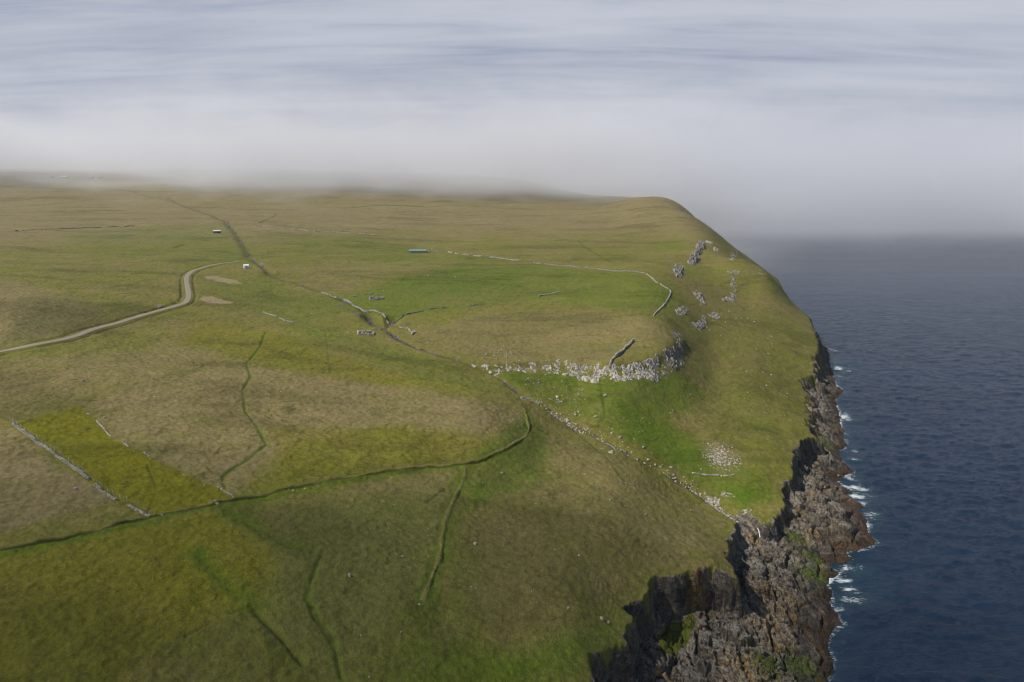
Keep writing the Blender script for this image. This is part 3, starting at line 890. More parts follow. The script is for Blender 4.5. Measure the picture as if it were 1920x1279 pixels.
veg_shade = np.stack([mk['green'], mk['yel'], mk['dry'], mk['dark']], 1).clip(0, 1)
vm = np.stack([mk['soil'], mk['algae'], rk, np.ones_like(rk)], 1).clip(0, 1)
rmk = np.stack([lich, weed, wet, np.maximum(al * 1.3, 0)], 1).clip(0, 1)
for nm, sel, mat in (("hillside", ~face_rock, M_GRASS), ("rocky_shore", face_rock, M_SHORE)):
    used, qq = compact(co, q[sel])
    me = mesh_np(nm, co[used], qq, smooth=True)
    if nm == "hillside":
        attr(me, 'veg_shade', veg_shade[used]); attr(me, 'veg_more', vm[used])
    else:
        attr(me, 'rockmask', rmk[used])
    link(nm, me, mat, kind='structure')
del X, Yg, co, q

# ------------------------------------------------------------------ the sea
ys = np.concatenate([np.exp(np.linspace(math.log(80), math.log(1400), 900)), np.exp(np.linspace(math.log(1410), math.log(60000), 160))])
X, Yg = fan(-0.1, 1.15, 760, ys)
x = X.ravel(); y = Yg.ravel()
sC = np.full(x.shape, 300.0)
m = y < 900
inC = inside(x[m], y[m], COAST_POLY)
dc = seg_dist(x[m], y[m], COAST)[0]
sC[m] = np.where(inC, -dc, dc)
wave = (fbm(x / 9 + y / 21, y / 5.5 - x / 30, 161, 3, .6) * 0.7 + fbm(x / 38, y / 30, 163, 2) * 0.5) * sstep(1800, 500, y)
wave += fbm(x / 3.4 + y / 9, y / 1.9 - x / 11, 165, 2, .6) * 0.26 * sstep(650, 250, y)
foam = np.zeros(x.shape); shallow = np.exp(-np.maximum(sC, 0) / 5.0) * 0.35
swash = np.exp(-np.maximum(sC - 1.2, 0) / 0.7) * 0.42
surge = vnoise(x / 22, y / 22, 167)
fwx = fbm(x / 5, y / 9, 171, 3); fwy = fbm(x / 7, y / 6, 173, 4, .6)
foam = np.maximum(foam, swash * sstep(0.25, 0.6, vnoise(x / 9, y / 9, 168)))
foam = np.maximum(foam, np.exp(-np.maximum(sC, 0) / 1.6) * sstep(0.30, 0.7, surge) * 0.8)
for u, v, ru, rv, s_ in ((1573, 688, 17, 5, .85), (1583, 782, 14, 5, .95), (1600, 846, 10, 4, .6), (1598, 862, 12, 4, .6), (1592, 894, 14, 6, .75),
                         (1598, 914, 20, 5, 1.0), (1608, 930, 22, 7, .95), (1618, 944, 14, 4, .8), (1632, 966, 18, 7, .6), (1645, 1020, 10, 3, .6),
                         (1590, 1068, 26, 7, .85), (1580, 1088, 18, 4, .95), (1590, 1103, 16, 5, 1.0), (1596, 1125, 34, 11, .72), (1568, 1140, 14, 8, .7), (1612, 1110, 26, 5, .5),
                         (1560, 1222, 9, 6, .7), (1583, 1170, 8, 5, .6), (1556, 1270, 14, 8, .6), (1705, 990, 22, 3, .22), (1580, 1205, 12, 3, .35), (1576, 706, 7, 3, .5), (1582, 812, 8, 3, .5),
                         (1558, 655, 4, 4, .6), (1562, 744, 6, 3, .5), (1690, 1262, 20, 4, .25), (1606, 985, 7, 3, .5)):
    sx, sy = sea_at(u, v)
    rx = ru / FPX * sy * 1.05
    ry = max(rv / FPX * sy / (CAM_H / sy) * 1.1, 0.5)
    g = np.exp(-(np.abs(((x - sx + fwx * rx * .9) / rx)) ** 1.6 + ((y - sy - (x - sx) * .18 + fwy * ry * 1.6) / ry) ** 2))
    foam = np.maximum(foam, g * s_)
    shallow = np.maximum(shallow, 0.9 * np.exp(-(((x - sx) / (rx * 1.6)) ** 2 + ((y - sy) / (ry * 1.8)) ** 2)) * s_)
q = grid_quads(*X.shape)
keep = sC[q].max(1) > -16
used, qq = compact(x, q[keep])
me = mesh_np("sea", np.stack([x, y, wave * (0.5 + 0.5 * sstep(0, 6, sC))], 1)[used], qq)
attr(me, 'surf', np.stack([foam, shallow, foam * 0, foam * 0 + 1], 1)[used].clip(0, 1))
link("sea", me, M_SEA, kind='structure')
del X, Yg, q
# ------------------------------------------------------------------ rocks
def ico(sub):
    import bmesh
    bm = bmesh.new()
    bmesh.ops.create_icosphere(bm, subdivisions=sub, radius=1.0)
    v = np.array([p.co[:] for p in bm.verts]); f = np.array([[p.index for p in q.verts] for q in bm.faces])
    bm.free()
    return v, f


ICO1 = ico(1); ICO2 = ico(2); ICO3 = ico(3)


def rock_shape(sub, r, cuts=9, rough=0.05):
    v, f = sub
    v = v.copy()
    for _ in range(cuts):
        n = r.normal(size=3); n /= np.linalg.norm(n)
        h = r.uniform(0.45, 0.85)
        dd = v @ n - h
        v = v - np.maximum(dd, 0)[:, None] * n[None] * 0.96
    v = v * (1 + r.normal(size=(len(v), 1)) * rough)
    v = v * np.array([1.0, r.uniform(0.65, 0.95), r.uniform(0.55, 0.85)])
    return v, f


SHAPES2 = [rock_shape(ICO2, rng) for _ in range(14)]
SHAPES1 = [rock_shape(ICO1, rng, 6, 0.04) for _ in range(10)]
SHAPES3 = [rock_shape(ICO3, rng, 14, 0.02) for _ in range(8)]


def rotz(v, a):
    c, s_ = math.cos(a), math.sin(a)
    return np.stack([v[:, 0] * c - v[:, 1] * s_, v[:, 0] * s_ + v[:, 1] * c, v[:, 2]], 1)


def tilt(v, a, b):
    c, s_ = math.cos(a), math.sin(a)
    v = np.stack([v[:, 0], v[:, 1] * c - v[:, 2] * s_, v[:, 1] * s_ + v[:, 2] * c], 1)
    c, s_ = math.cos(b), math.sin(b)
    return np.stack([v[:, 0] * c + v[:, 2] * s_, v[:, 1], -v[:, 0] * s_ + v[:, 2] * c], 1)


class Heap:
    """collects pieces into one mesh"""
    def __init__(self):
        self.v = []; self.f = []; self.n = 0; self.t = []

    def add(self, v, f, tone=None):
        self.v.append(v); self.f.append(np.asarray(f) + self.n); self.n += len(v)
        self.t.append(np.full(len(v), rng.uniform(0.15, 0.9) if tone is None else tone))

    def stone(self, shapes, p, size, stretch=(1, 1, 1), lean=0.3):
        v, f = shapes[rng.integers(len(shapes))]
        v = tilt(v * np.array(stretch) * size, rng.normal() * lean, rng.normal() * lean)
        self.add(rotz(v, rng.uniform(0, 6.28)) + np.asarray(p), f)

    def mesh(self, name, origin, smooth=False):
        v = np.concatenate(self.v) - np.asarray(origin)
        me = mesh_np(name, v, np.concatenate(self.f), smooth)
        t_ = np.concatenate(self.t)
        attr(me, 'tone', np.stack([t_, t_, t_, t_ * 0 + 1], 1))
        return me


def thing(name, me, mat, loc, label, cat, group=None, rz=0.0):
    o = link(name, me, mat)
    o.location = loc
    o.rotation_euler = (0, 0, rz)
    o['label'] = label; o['category'] = cat
    if group: o['group'] = group
    return o


def spline(pl, step):
    """resample a polyline as a smooth curve"""
    P = np.concatenate([[2 * pl[0] - pl[1]], pl, [2 * pl[-1] - pl[-2]]])
    out = []
    for i in range(1, len(P) - 2):
        L = np.linalg.norm(P[i + 1] - P[i]); n = max(1, int(L / step))
        for k in range(n):
            t = k / n
            out.append(0.5 * (2 * P[i] + (P[i + 1] - P[i - 1]) * t + (2 * P[i - 1] - 5 * P[i] + 4 * P[i + 1] - P[i + 2]) * t * t
                              + (3 * P[i] - P[i - 1] - 3 * P[i + 1] + P[i + 2]) * t ** 3))
    out.append(P[-2])
    return np.array(out)


def H1(p):
    return float(height(np.array([p[0]]), np.array([p[1]]))[0])


# ---- road and track
def ribbon(name, pl, half, lift, mat, nacross=5, crown=0.0, **props):
    c = spline(pl, 1.5)
    tg = np.gradient(c, axis=0); tg /= np.linalg.norm(tg, axis=1)[:, None] + 1e-9
    nr = np.stack([-tg[:, 1], tg[:, 0]], 1)
    off = np.linspace(-1, 1, nacross)
    wv = half * (1 + 0.07 * fbm(np.arange(len(c)) / 6.0, np.zeros(len(c)), 201, 2))
    xy = c[:, None] + nr[:, None] * (off[None, :, None] * wv[:, None, None])
    zc = height(xy[..., 0].ravel(), xy[..., 1].ravel()).reshape(xy.shape[:2])
    k = np.ones(9) / 9
    zm = np.convolve(np.pad(zc.mean(1), 4, mode='edge'), k, 'valid')
    z_ = np.maximum(zm[:, None], zc - 0.05) * .6 + zc * .4 + lift + crown * (1 - off[None] ** 2)
    z_[:, 0] = np.minimum(z_[:, 0], zc[:, 0] + 0.05); z_[:, -1] = np.minimum(z_[:, -1], zc[:, -1] + 0.05)
    co = np.concatenate([xy, z_[..., None]], -1).reshape(-1, 3)
    me = mesh_np(name, co, grid_quads(len(c), nacross))
    a = np.tile(off, len(c))
    attr(me, 'across', np.stack([np.abs(a), a * 0, a * 0, a * 0 + 1], 1))
    return link(name, me, mat, kind='structure')


def mat_gravel():
    m, t, bs, out = new_mat("gravel")
    P = t.node('ShaderNodeTexCoord').outputs['Object']
    A = t.node('ShaderNodeAttribute', attribute_name='across')
    ac = t.node('ShaderNodeSeparateColor', ins={0: A.outputs['Color']}).outputs[0]
    n = t.noise(P, 0.35, 5, 0.7); f = t.noise(P, 4.0, 4, 0.7)
    base = t.mix(n, (0.185, 0.155, 0.110), (0.270, 0.232, 0.175))
    base = t.mix(t.math('MULTIPLY', t.ramp(f, 0.4, 0.7), 0.4), base, (0.33, 0.30, 0.25))
    ed = t.ramp(t.math('ADD', ac, t.math('MULTIPLY', t.math('SUBTRACT', n, 0.5), 0.5)), 0.72, 0.95)
    mid = t.math('MULTIPLY', t.ramp(ac, 0.22, 0.05), 0.35)
    base = t.mix(t.math('MAXIMUM', t.math('MULTIPLY', ed, 0.75), mid), base, (0.145, 0.125, 0.055))
    t.set(bs.inputs['Base Color'], base)
    bs.inputs['Roughness'].default_value = 0.95
    bs.inputs['Specular IOR Level'].default_value = 0.15
    bmp = t.node('ShaderNodeBump', ins={'Strength': 0.6, 'Distance': 0.08, 'Height': f})
    t.l.new(bmp.outputs[0], bs.inputs['Normal'])
    return m


M_GRAVEL = mat_gravel()
ribbon("road", ROAD, 2.0, 0.14, M_GRAVEL, 9, 0.08)
M_BROOK = mat_plain("brook_water", (0.012, 0.014, 0.014), (0.05, 0.05, 0.048), 0.15, 1.2, 0.5, 0.5)
ribbon("stream", STREAM[20:], 0.40, 0.02, M_BROOK, 3)
M_FALL = mat_plain("falling_water", (0.35, 0.37, 0.38), (0.70, 0.72, 0.73), 0.4, 2.5, 0.5, 0.6)

# ---- turf dykes
def turf_dyke(name, pl, half, hgt, label, seed):
    c = spline(pl, 0.9)
    tg = np.gradient(c, axis=0); tg /= np.linalg.norm(tg, axis=1)[:, None] + 1e-9
    nr = np.stack([-tg[:, 1], tg[:, 0]], 1)
    prof = np.array([[-1.5, -0.15], [-1.0, 0.12], [-0.72, 0.62], [-0.42, 0.93], [0, 1.0], [0.42, 0.92], [0.72, 0.6], [1.0, 0.12], [1.5, -0.15]])
    s_ = np.arange(len(c)) * 0.9
    tp = np.clip(np.minimum(s_, s_[-1] - s_) / 14, 0, 1) ** .7
    hv = hgt * tp * (0.85 + 0.9 * fbm(s_ / 6, s_ * 0, seed, 4, .6)); wv = half * (1 + 0.6 * fbm(s_ / 5, s_ * 0 + 3, seed, 3))
    mid = c + nr * (fbm(s_ / 8, s_ * 0 + 9, seed, 2) * 0.5)[:, None]
    xy = mid[:, None] + nr[:, None] * (prof[None, :, 0:1] * wv[:, None, None])
    zc = height(xy[..., 0].ravel(), xy[..., 1].ravel()).reshape(xy.shape[:2])
    z_ = zc + prof[None, :, 1] * hv[:, None] + fbm(xy[..., 0] / 0.9, xy[..., 1] / 0.9, seed + 3, 3) * 0.30 * tp[:, None]
    co = np.concatenate([xy, z_[..., None]], -1).reshape(-1, 3)
    o0 = co[len(co) // 2].copy()
    me = mesh_np(name, co - o0, grid_quads(len(c), len(prof)))
    n = len(co)
    pr = np.tile(prof[:, 0], len(c))
    g = np.where(np.abs(pr) > 0.6, 0.7, 0.25) * (0.5 + 0.7 * vnoise(co[:, 0] / 4, co[:, 1] / 4, seed + 9))
    attr(me, 'veg_shade', np.stack([g, 0 * g + .1, np.where(np.abs(pr) < .6, .8, .2), np.where(pr < -0.5, 0.40, 0.1) * (0.4 + vnoise(co[:, 0] / 3, co[:, 1] / 3, seed + 12))], 1))
    attr(me, 'veg_more', np.stack([np.zeros(n)] * 3 + [np.ones(n)], 1))
    return thing(name, me, M_GRASS, o0, label, "turf bank")


turf_dyke("turf_bank", DYKE1, 0.7, 0.75, "long grass-grown boundary bank crossing the pasture from the photo's left edge to the ravine head", 301)
turf_dyke("turf_bank", DYKE2, 0.75, 0.5, "winding pale-topped turf bank running down the near slope from the long boundary bank", 311)


# ---- drystone walls
def stone_wall(name, px, label, hgt=1.3, half=0.45, size=0.42, keep=1.0, mat=None, seed=0, cat="stone wall", pts=None, world=None):
    c = spline(G(px) if world is None else np.array(world), size * 1.15)
    n = len(c)
    tg = np.gradient(c, axis=0); tg /= np.linalg.norm(tg, axis=1)[:, None] + 1e-9
    nr = np.stack([-tg[:, 1], tg[:, 0]], 1)
    zg = height(c[:, 0], c[:, 1])
    hv = hgt * np.clip(0.85 + 0.8 * fbm(np.arange(n) * size / 6, np.zeros(n), 331 + seed, 3), 0.15, 1.4)
    gap = vnoise(np.arange(n) * size / 5.0, np.zeros(n) + .3, 341 + seed)
    hp = Heap()
    for i in range(n):
        if gap[i] > keep + 0.02 * rng.normal():
            if rng.random() < 0.12:
                hp.stone(SHAPES1, (c[i, 0] + rng.normal() * .8, c[i, 1] + rng.normal() * .8, zg[i]), size * rng.uniform(.5, .9))
            continue
        k = 0.0
        while k < hv[i]:
            w_ = half * (1 - 0.35 * k / max(hgt, .3))
            for sd_ in ((-1, 1) if half > 0.3 else (0,)):
                p = c[i] + nr[i] * (sd_ * w_ * 0.55 + rng.normal() * 0.07) + tg[i] * rng.normal() * 0.1
                hp.stone(SHAPES1, (p[0], p[1], zg[i] + k + size * 0.25), size * rng.uniform(0.75, 1.25), lean=0.15)
            k += size * 0.8
    o0 = np.array([c[n // 2, 0], c[n // 2, 1], zg[n // 2]])
    return thing(name, hp.mesh(name, o0), mat or M_WALL, o0, label, cat)


stone_wall("stone_wall", [(22, 795), (60, 822), (110, 857), (160, 893), (200, 925), (240, 948), (281, 969)],
           "straight pale drystone wall beside the yellow field, with fence posts along it", 0.6, 0.32, 0.34, 0.72, seed=1)
stone_wall("stone_wall", [(140, 762), (175, 784), (215, 822), (300, 866), (365, 893), (400, 908), (425, 925), (442, 937)],
           "tumbled wall of scattered white stones along the yellow field's upper edge", 0.45, 0.2, 0.34, 0.36, seed=2)
stone_wall("stone_wall", [(1000, 494), (1080, 502), (1150, 510), (1205, 514), (1230, 530), (1256, 547), (1250, 566), (1238, 580), (1225, 592)],
           "pale wall with an elbow bend enclosing the green field below the two big stacks", 0.85, 0.31, 0.42, 0.8, seed=3)
stone_wall("stone_wall", [(1143, 690), (1150, 678), (1165, 662), (1188, 640)],
           "short straight grey wall running down to the white rock band", 1.5, 0.5, 0.45, 1.2, seed=4)
stone_wall("stone_wall", [(738, 594), (770, 585), (810, 578), (850, 575), (905, 572)],
           "low dark wall leading right from the sheepfold gully across the green field", 0.8, 0.35, 0.45, 0.78, M_CRAG, seed=5)
stone_wall("stone_wall", [(604, 547), (640, 555), (655, 561), (670, 571), (685, 579), (700, 581), (715, 586), (728, 597)],
           "thick white wall curving along the upper rim of the sheepfold gully", 0.9, 0.6, 0.5, 0.8, M_WHITE_ROCK, seed=6)
stone_wall("stone_wall", [(626, 567), (660, 584), (690, 592), (702, 598), (704, 608), (716, 617), (735, 632)],
           "weathered brownish wall along the lower rim of the sheepfold gully", 0.6, 0.45, 0.45, 0.65, M_CRAG, seed=7)
stone_wall("stone_wall", [(480, 423), (520, 427), (570, 432), (650, 437), (712, 441)],
           "thin pale far wall below the fog, right of the stream's head", 0.8, 0.4, 0.7, 0.6, seed=8)
stone_wall("stone_wall", [(30, 434), (70, 431), (130, 428), (190, 426), (252, 424)],
           "thin dark far wall along the moor, left of the stream", 1.0, 0.4, 0.7, 0.75, M_CRAG, seed=9)
stone_wall("stone_wall", [(655, 556), (680, 551), (712, 547)],
           "low broken row of stones above the ruin by the sheepfold", 0.6, 0.3, 0.5, 0.55, seed=10)
stone_wall("stone_wall", [(1010, 556), (1025, 552), (1048, 547)],
           "lone short stub of pale wall in the middle of the green field", 0.8, 0.4, 0.5, 0.9, seed=11)
stone_wall("stone_wall", [(1298, 888), (1320, 892), (1350, 893), (1376, 892)],
           "row of white stones below the scree on the bright green slope", 0.4, 0.4, 0.4, 0.7, M_WHITE_ROCK, seed=12)
stone_wall("stone_wall", [(494, 585), (515, 592), (535, 602), (550, 605)],
           "grassed-over line of pale stones in the valley pasture right of the road bend", 0.5, 0.5, 0.5, 0.8, seed=13)
stone_wall("stone_wall", [(748, 613), (765, 615), (770, 620), (778, 621), (772, 626)],
           "small curved remnant of wall just right of the gully pool", 0.7, 0.35, 0.5, 0.9, seed=14)
stone_wall("stone_wall", [(840, 474), (870, 479), (900, 482), (950, 487), (1000, 493)],
           "faint far wall running right from the green shed", 1.0, 0.4, 0.7, 0.5, seed=15)


def ruin(px, w_, d_, rz, label, hgt, seed):
    c = ground_at(*px)
    cr = [(-w_ / 2, -d_ / 2), (w_ / 2, -d_ / 2), (w_ / 2, d_ / 2), (-w_ / 2, d_ / 2), (-w_ / 2, -d_ / 2 + .8)]
    pts = [(c[0] + a * math.cos(rz) - b * math.sin(rz), c[1] + a * math.sin(rz) + b * math.cos(rz)) for a, b in cr]
    dense = []
    for (a0, b0), (a1, b1) in zip(pts[:-1], pts[1:]):
        for t in np.linspace(0, 1, 6)[:-1]:
            dense.append((a0 + (a1 - a0) * t, b0 + (b1 - b0) * t))
    dense.append(pts[-1])
    return stone_wall("stone_ruin", None, label, hgt, 0.5, 0.55, 0.95, M_WALL, seed, "ruin", world=dense)


ruin((706, 559), 10, 6, 0.25, "roofless stone ruin on the green above the sheepfold gully", 1.2, 21)
ruin((686, 626), 9, 5, 0.2, "roofless stone ruin below the sheepfold gully, nearer of the two ruins", 1.1, 22)

# ---- rock outcrops
def outcrop(spots, label, mat, lo, hi, up=1.3, cat="rock outcrop", name="rock_outcrop"):
    """one craggy body grown over the marked spots: jointed blocks that stand out of the turf"""
    P = np.array([ground_at(u, v) for u, v in spots])
    R = rng.uniform(lo, hi, len(P)) * 1.15
    st_ = 0.34 if hi < 1.4 else 0.42
    st_ *= max(1.0, np.hypot(*P.mean(0)) / 520)
    x0, y0 = P.min(0) - 4; x1, y1 = P.max(0) + 4
    gx_ = np.arange(x0, x1, st_); gy_ = np.arange(y0, y1, st_)
    XX, YY = np.meshgrid(gx_, gy_)
    xf, yf = XX.ravel(), YY.ravel()
    sd = int(abs(P[0, 0] * 7 + P[0, 1])) % 997
    wx = xf + fbm(xf / 2.2, yf / 2.2, sd, 3) * 0.9; wy = yf + fbm(xf / 2.2, yf / 2.2, sd + 7, 3) * 0.9
    m = np.full(xf.shape, -9.0)
    for p, r_ in zip(P, R):
        m = np.maximum(m, 1 - np.hypot(wx - p[0], wy - p[1]) / (r_ * 1.25))
    k1, k2, c1, ax, ay = voronoi(wx / (hi * 1.45), wy / (hi * 1.1), sd)
    g1, g2, c2, bx, by = voronoi(xf / (hi * .5), yf / (hi * .5), sd + 3)
    m_all = m.copy()
    m = m - 0.5 * sstep(0.52, 0.74, vnoise(xf / (hi * 2.6), yf / (hi * 2.6), sd + 21)) - 0.06
    body = sstep(-0.05, 0.6, m) * (0.55 + 0.6 * vnoise(xf / (hi * 3.5), yf / (hi * 3.5), sd + 23))
    hgt = body * up * hi * 0.72 * (0.35 + 0.70 * c1 + 0.22 * c2 - 0.30 * k1 * k1 + 0.5 * (ax * (c2 - .5) + ay * (c1 - .5)) + 0.14 * fbm(xf / .8, yf / .8, sd + 5, 3, .6))
    hgt -= 0.5 * up * hi * body * np.exp(-((k2 - k1) / 0.14) ** 2) * 0.8 + 0.22 * hi * body * np.exp(-((g2 - g1) / 0.16) ** 2)
    zb = height(xf, yf)
    zt = zb + hgt - 0.45 + 0.17 * (body > 0.02)
    jit = body * hi * 0.17
    vx = xf + jit * fbm(xf / 1.1 + zt * .7, yf / 1.1, sd + 11, 3); vy = yf + jit * fbm(xf / 1.1, yf / 1.1 - zt * .7, sd + 13, 3)
    q_ = grid_quads(*XX.shape)
    keep = (m_all[q_].max(1) > -1.3)
    co = np.stack([vx, vy, zt], 1)
    used, qq = compact(co, q_[keep])
    o0 = np.array([P[:, 0].mean(), P[:, 1].mean(), zb.min()])
    me = mesh_np(name, co[used] - o0, qq, False)
    tn = (0.05 + 0.5 * c1 + 0.45 * c2)[used]
    attr(me, 'tone', np.stack([tn, tn, tn, tn * 0 + 1], 1))
    return thing(name, me, mat, o0, label, cat)


BTOP = np.array([(885, 682, 690), (900, 684, 692), (925, 688, 700), (960, 684, 692), (1000, 681, 694), (1040, 680, 697), (1070, 683, 702), (1100, 686, 711), (1116, 686, 718),
                 (1140, 688, 708), (1160, 690, 712), (1200, 688, 708), (1220, 680, 709), (1245, 664, 704), (1262, 654, 696), (1279, 638, 676)])


def band_spots(u0, u1, n):
    out = []
    while len(out) < n:
        u = rng.uniform(u0, u1)
        t, b = np.interp(u, BTOP[:, 0], BTOP[:, 1]), np.interp(u, BTOP[:, 0], BTOP[:, 2])
        if rng.random() < (b - t) / 34 + 0.12 and vnoise(np.array([u / 7.0]), np.array([2.0]), 401)[0] > 0.22:
            out.append((u + rng.normal() * .6, rng.uniform(t, b)))
    return out


outcrop(band_spots(885, 1062, 170), "low left part of the white rock band, thinning out to the stream", M_WHITE_ROCK, 0.6, 1.35, 1.0, "rock band", "rock_band")
outcrop(band_spots(1062, 1139, 150), "middle of the white rock band round its dark red-brown notch", M_WHITE_ROCK, 0.8, 1.8, 1.1, "rock band", "rock_band")
outcrop(band_spots(1139, 1225, 230), "broad white rock face right of the wall foot", M_WHITE_ROCK, 0.8, 1.8, 1.1, "rock band", "rock_band")
outcrop(band_spots(1222, 1280, 210), "greyer rock face climbing to a crag at the rock band's right end", M_CRAG, 0.8, 2.0, 1.15, "rock band", "rock_band")


def blob(u, v, ru, rv, n, slant=0.0):
    out = []
    for _ in range(n):
        a = rng.uniform(0, 6.28); r = math.sqrt(rng.random())
        dv = rv * r * math.sin(a)
        out.append((u + ru * r * math.cos(a) + slant * dv, v + dv))
    return out


outcrop(blob(1272, 510, 6, 11, 44, 0.0), "single dark-sided rock stack beside the wall's elbow bend", M_CRAG, 1.5, 2.8, 2.4)
outcrop(blob(1301, 488, 6, 7, 30, -.5) + blob(1307, 474, 5, 6, 22, -.4) + blob(1314, 464, 5, 7, 26, -.3), "tall double rock stack on the ridge shoulder, casting a dark shadow", M_CRAG, 1.9, 3.6, 2.2)
outcrop(blob(1325, 455, 9, 3, 18) + blob(1343, 467, 5, 3, 10), "pale crag top just behind the double stack", M_WHITE_ROCK, 1.0, 2.2, 1.3)
outcrop(blob(1376, 482, 8, 7, 26, -.3) + blob(1381, 472, 3, 6, 8), "grey outcrop highest on the seaward slope, near its skyline", M_CRAG, 1.0, 2.2, 1.4)
outcrop(blob(1376, 510, 10, 4, 24) , "flat-topped outcrop capping the long vertical rib", M_CRAG, 1.0, 2.0, 1.4)
outcrop(blob(1375, 533, 3.5, 14, 34, 0.1) + blob(1375, 558, 5, 9, 22) + blob(1364, 562, 7, 5, 12), "long narrow rock rib running down the seaward slope", M_CRAG, 1.1, 2.3, 1.6)
outcrop(blob(1308, 553, 8, 8, 30, 0.4) + blob(1318, 568, 5, 5, 14), "grey outcrop below the two stacks, halfway down the slope", M_CRAG, 1.1, 2.4, 1.5)
outcrop(blob(1279, 586, 9, 8, 34, -0.4), "scattered pale outcrop just right of the wall's lower end", M_CRAG, 1.0, 2.0, 1.3)
outcrop(blob(1312, 613, 13, 8, 44, -0.6) + blob(1320, 603, 6, 6, 14), "wide broken outcrop in the middle of the crag group", M_CRAG, 1.0, 2.0, 1.3)
outcrop(blob(1341, 594, 9, 6, 28), "dark small outcrop on the right of the crag group", M_CRAG, 1.0, 2.0, 1.3)
outcrop(blob(1268, 630, 10, 6, 30), "low grey outcrop just above the right end of the rock band", M_CRAG, 0.8, 1.7, 1.1)
outcrop(blob(1274, 381, 5, 3, 12), "dark rocks right at the foggy summit edge of the headland", M_CRAG, 1.0, 2.2, 1.2)
outcrop(blob(1320, 421, 4, 3, 9), "small rock nick on the headland skyline, upper one", M_CRAG, 0.8, 1.8, 1.2)
outcrop(blob(1424, 511, 4, 4, 10), "small rock nick on the headland skyline, lower one", M_CRAG, 0.7, 1.5, 1.2)
outcrop(blob(985, 748, 5, 6, 22, 0.2) + blob(990, 742, 5, 4, 10), "small pale crag at the ravine head where the boundary bank ends", M_CRAG, 0.6, 1.3, 1.2)
outcrop(blob(1415, 962, 22, 3, 26) + blob(1400, 958, 9, 2, 10), "white broken ledge on the green just right of the stream's fall", M_WHITE_ROCK, 0.4, 0.9, 1.0)
outcrop(blob(1446, 986, 12, 8, 34, -.4), "pale fluted rock step beside the small waterfall", M_CRAG, 0.6, 1.2, 1.1)
outcrop(blob(1340, 936, 10, 9, 34, 0.7) + blob(1366, 930, 10, 8, 22, .5), "heap of bleached rocks along the last bend of the stream", M_WHITE_ROCK, 0.5, 1.1, 1.0)
outcrop(blob(430, 422, 6, 7, 20, .6), "dark rocks in the moor stream's upper gully", M_CRAG, 1.2, 2.6, 0.8)
outcrop(blob(468, 480, 4, 6, 10, .4) + blob(489, 494, 3, 5, 10), "dark rocks in the stream bed beside the white shed", M_CRAG, 0.8, 1.8, 0.8)

# ---- scree: pale rubble nobody could count
hp = Heap()
sp_ = [(u, v) for u, v in blob(1352, 856, 40, 30, 2600, 0.5) if rng.random() < math.exp(-((u - 1352 - .35 * (v - 856)) / 19) ** 2 - ((v - 858) / 15) ** 2) * (0.25 + 1.2 * float(vnoise(np.array([u / 6.]), np.array([v / 4.]), 77)[0])) + .02]
P = np.array([ground_at(u, v) for u, v in sp_]); Z = height(P[:, 0], P[:, 1])
for p, z_ in zip(P, Z):
    hp.stone(SHAPES1, (p[0], p[1], z_ + .05), rng.uniform(0.14, 0.48) * (1.6 if rng.random() < .06 else 1))
o0 = np.array([P[:, 0].mean(), P[:, 1].mean(), Z.mean()])
link("scree", hp.mesh("scree", o0), M_WHITE_ROCK, kind='stuff', label="fan of bleached white scree on the lower seaward slope").location = o0

# ---- rubble choking the ravine stream
hp = Heap()
c_ = spline(G([(985, 743), (1030, 765), (1100, 809), (1180, 850), (1250, 885), (1310, 920), (1345, 945), (1384, 968)]), 0.35)
for p in c_:
    n_ = 1 + 3 * (vnoise(np.array([p[0] / 7.]), np.array([p[1] / 7.]), 421)[0] > 0.42)
    for _ in range(int(n_)):
        qx, qy = p[0] + rng.normal() * 1.15, p[1] + rng.normal() * 1.15
        hp.stone(SHAPES1, (qx, qy, H1((qx, qy)) + .06), rng.uniform(0.16, 0.5) * (1.7 if rng.random() < .08 else 1))
o0 = np.array([c_[len(c_) // 2, 0], c_[len(c_) // 2, 1], H1(c_[len(c_) // 2])])
link("stream_rubble", hp.mesh("stream_rubble", o0), M_WHITE_ROCK, kind='stuff', label="grey and white rubble choking the ravine stream").location = o0

# ---- single boulders
BM2 = [mesh_np("boulder", v, f, False) for v, f in SHAPES3]
for m_ in BM2: m_.materials.append(M_WHITE_ROCK); attr(m_, 'tone', np.full((len(m_.vertices), 4), .62))
BM1 = [mesh_np("stone", v, f, False) for v, f in SHAPES2]
for m_ in BM1: m_.materials.append(M_WALL); attr(m_, 'tone', np.full((len(m_.vertices), 4), rng.uniform(.4, .9)))
BMS = [mesh_np("shore_boulder", v, f, False) for v, f in SHAPES3]
for m_ in BMS: m_.materials.append(M_SHOREBLOCK); attr(m_, 'tone', np.full((len(m_.vertices), 4), .6))


def boulder(name, meshes, xy, size, label, cat, group=None, z_=None):
    o = bpy.data.objects.new(name, meshes[rng.integers(len(meshes))])
    COL.objects.link(o)
    if z_ is None: z_ = H1(xy)
    s_ = size * rng.uniform(0.9, 1.1)
    o.location = (xy[0], xy[1], z_ + s_ * 0.22)
    o.scale = (s_, s_ * rng.uniform(.8, 1.1), s_ * rng.uniform(.8, 1.15))
    o.rotation_euler = (rng.normal() * .2, rng.normal() * .2, rng.uniform(0, 6.28))
    o['label'] = label; o['category'] = cat
    if group: o['group'] = group
    return o


def px_m(u, v, px):
    p = ground_at(u, v)
    return p, px * math.hypot(p[0], p[1]) / FPX * 0.5


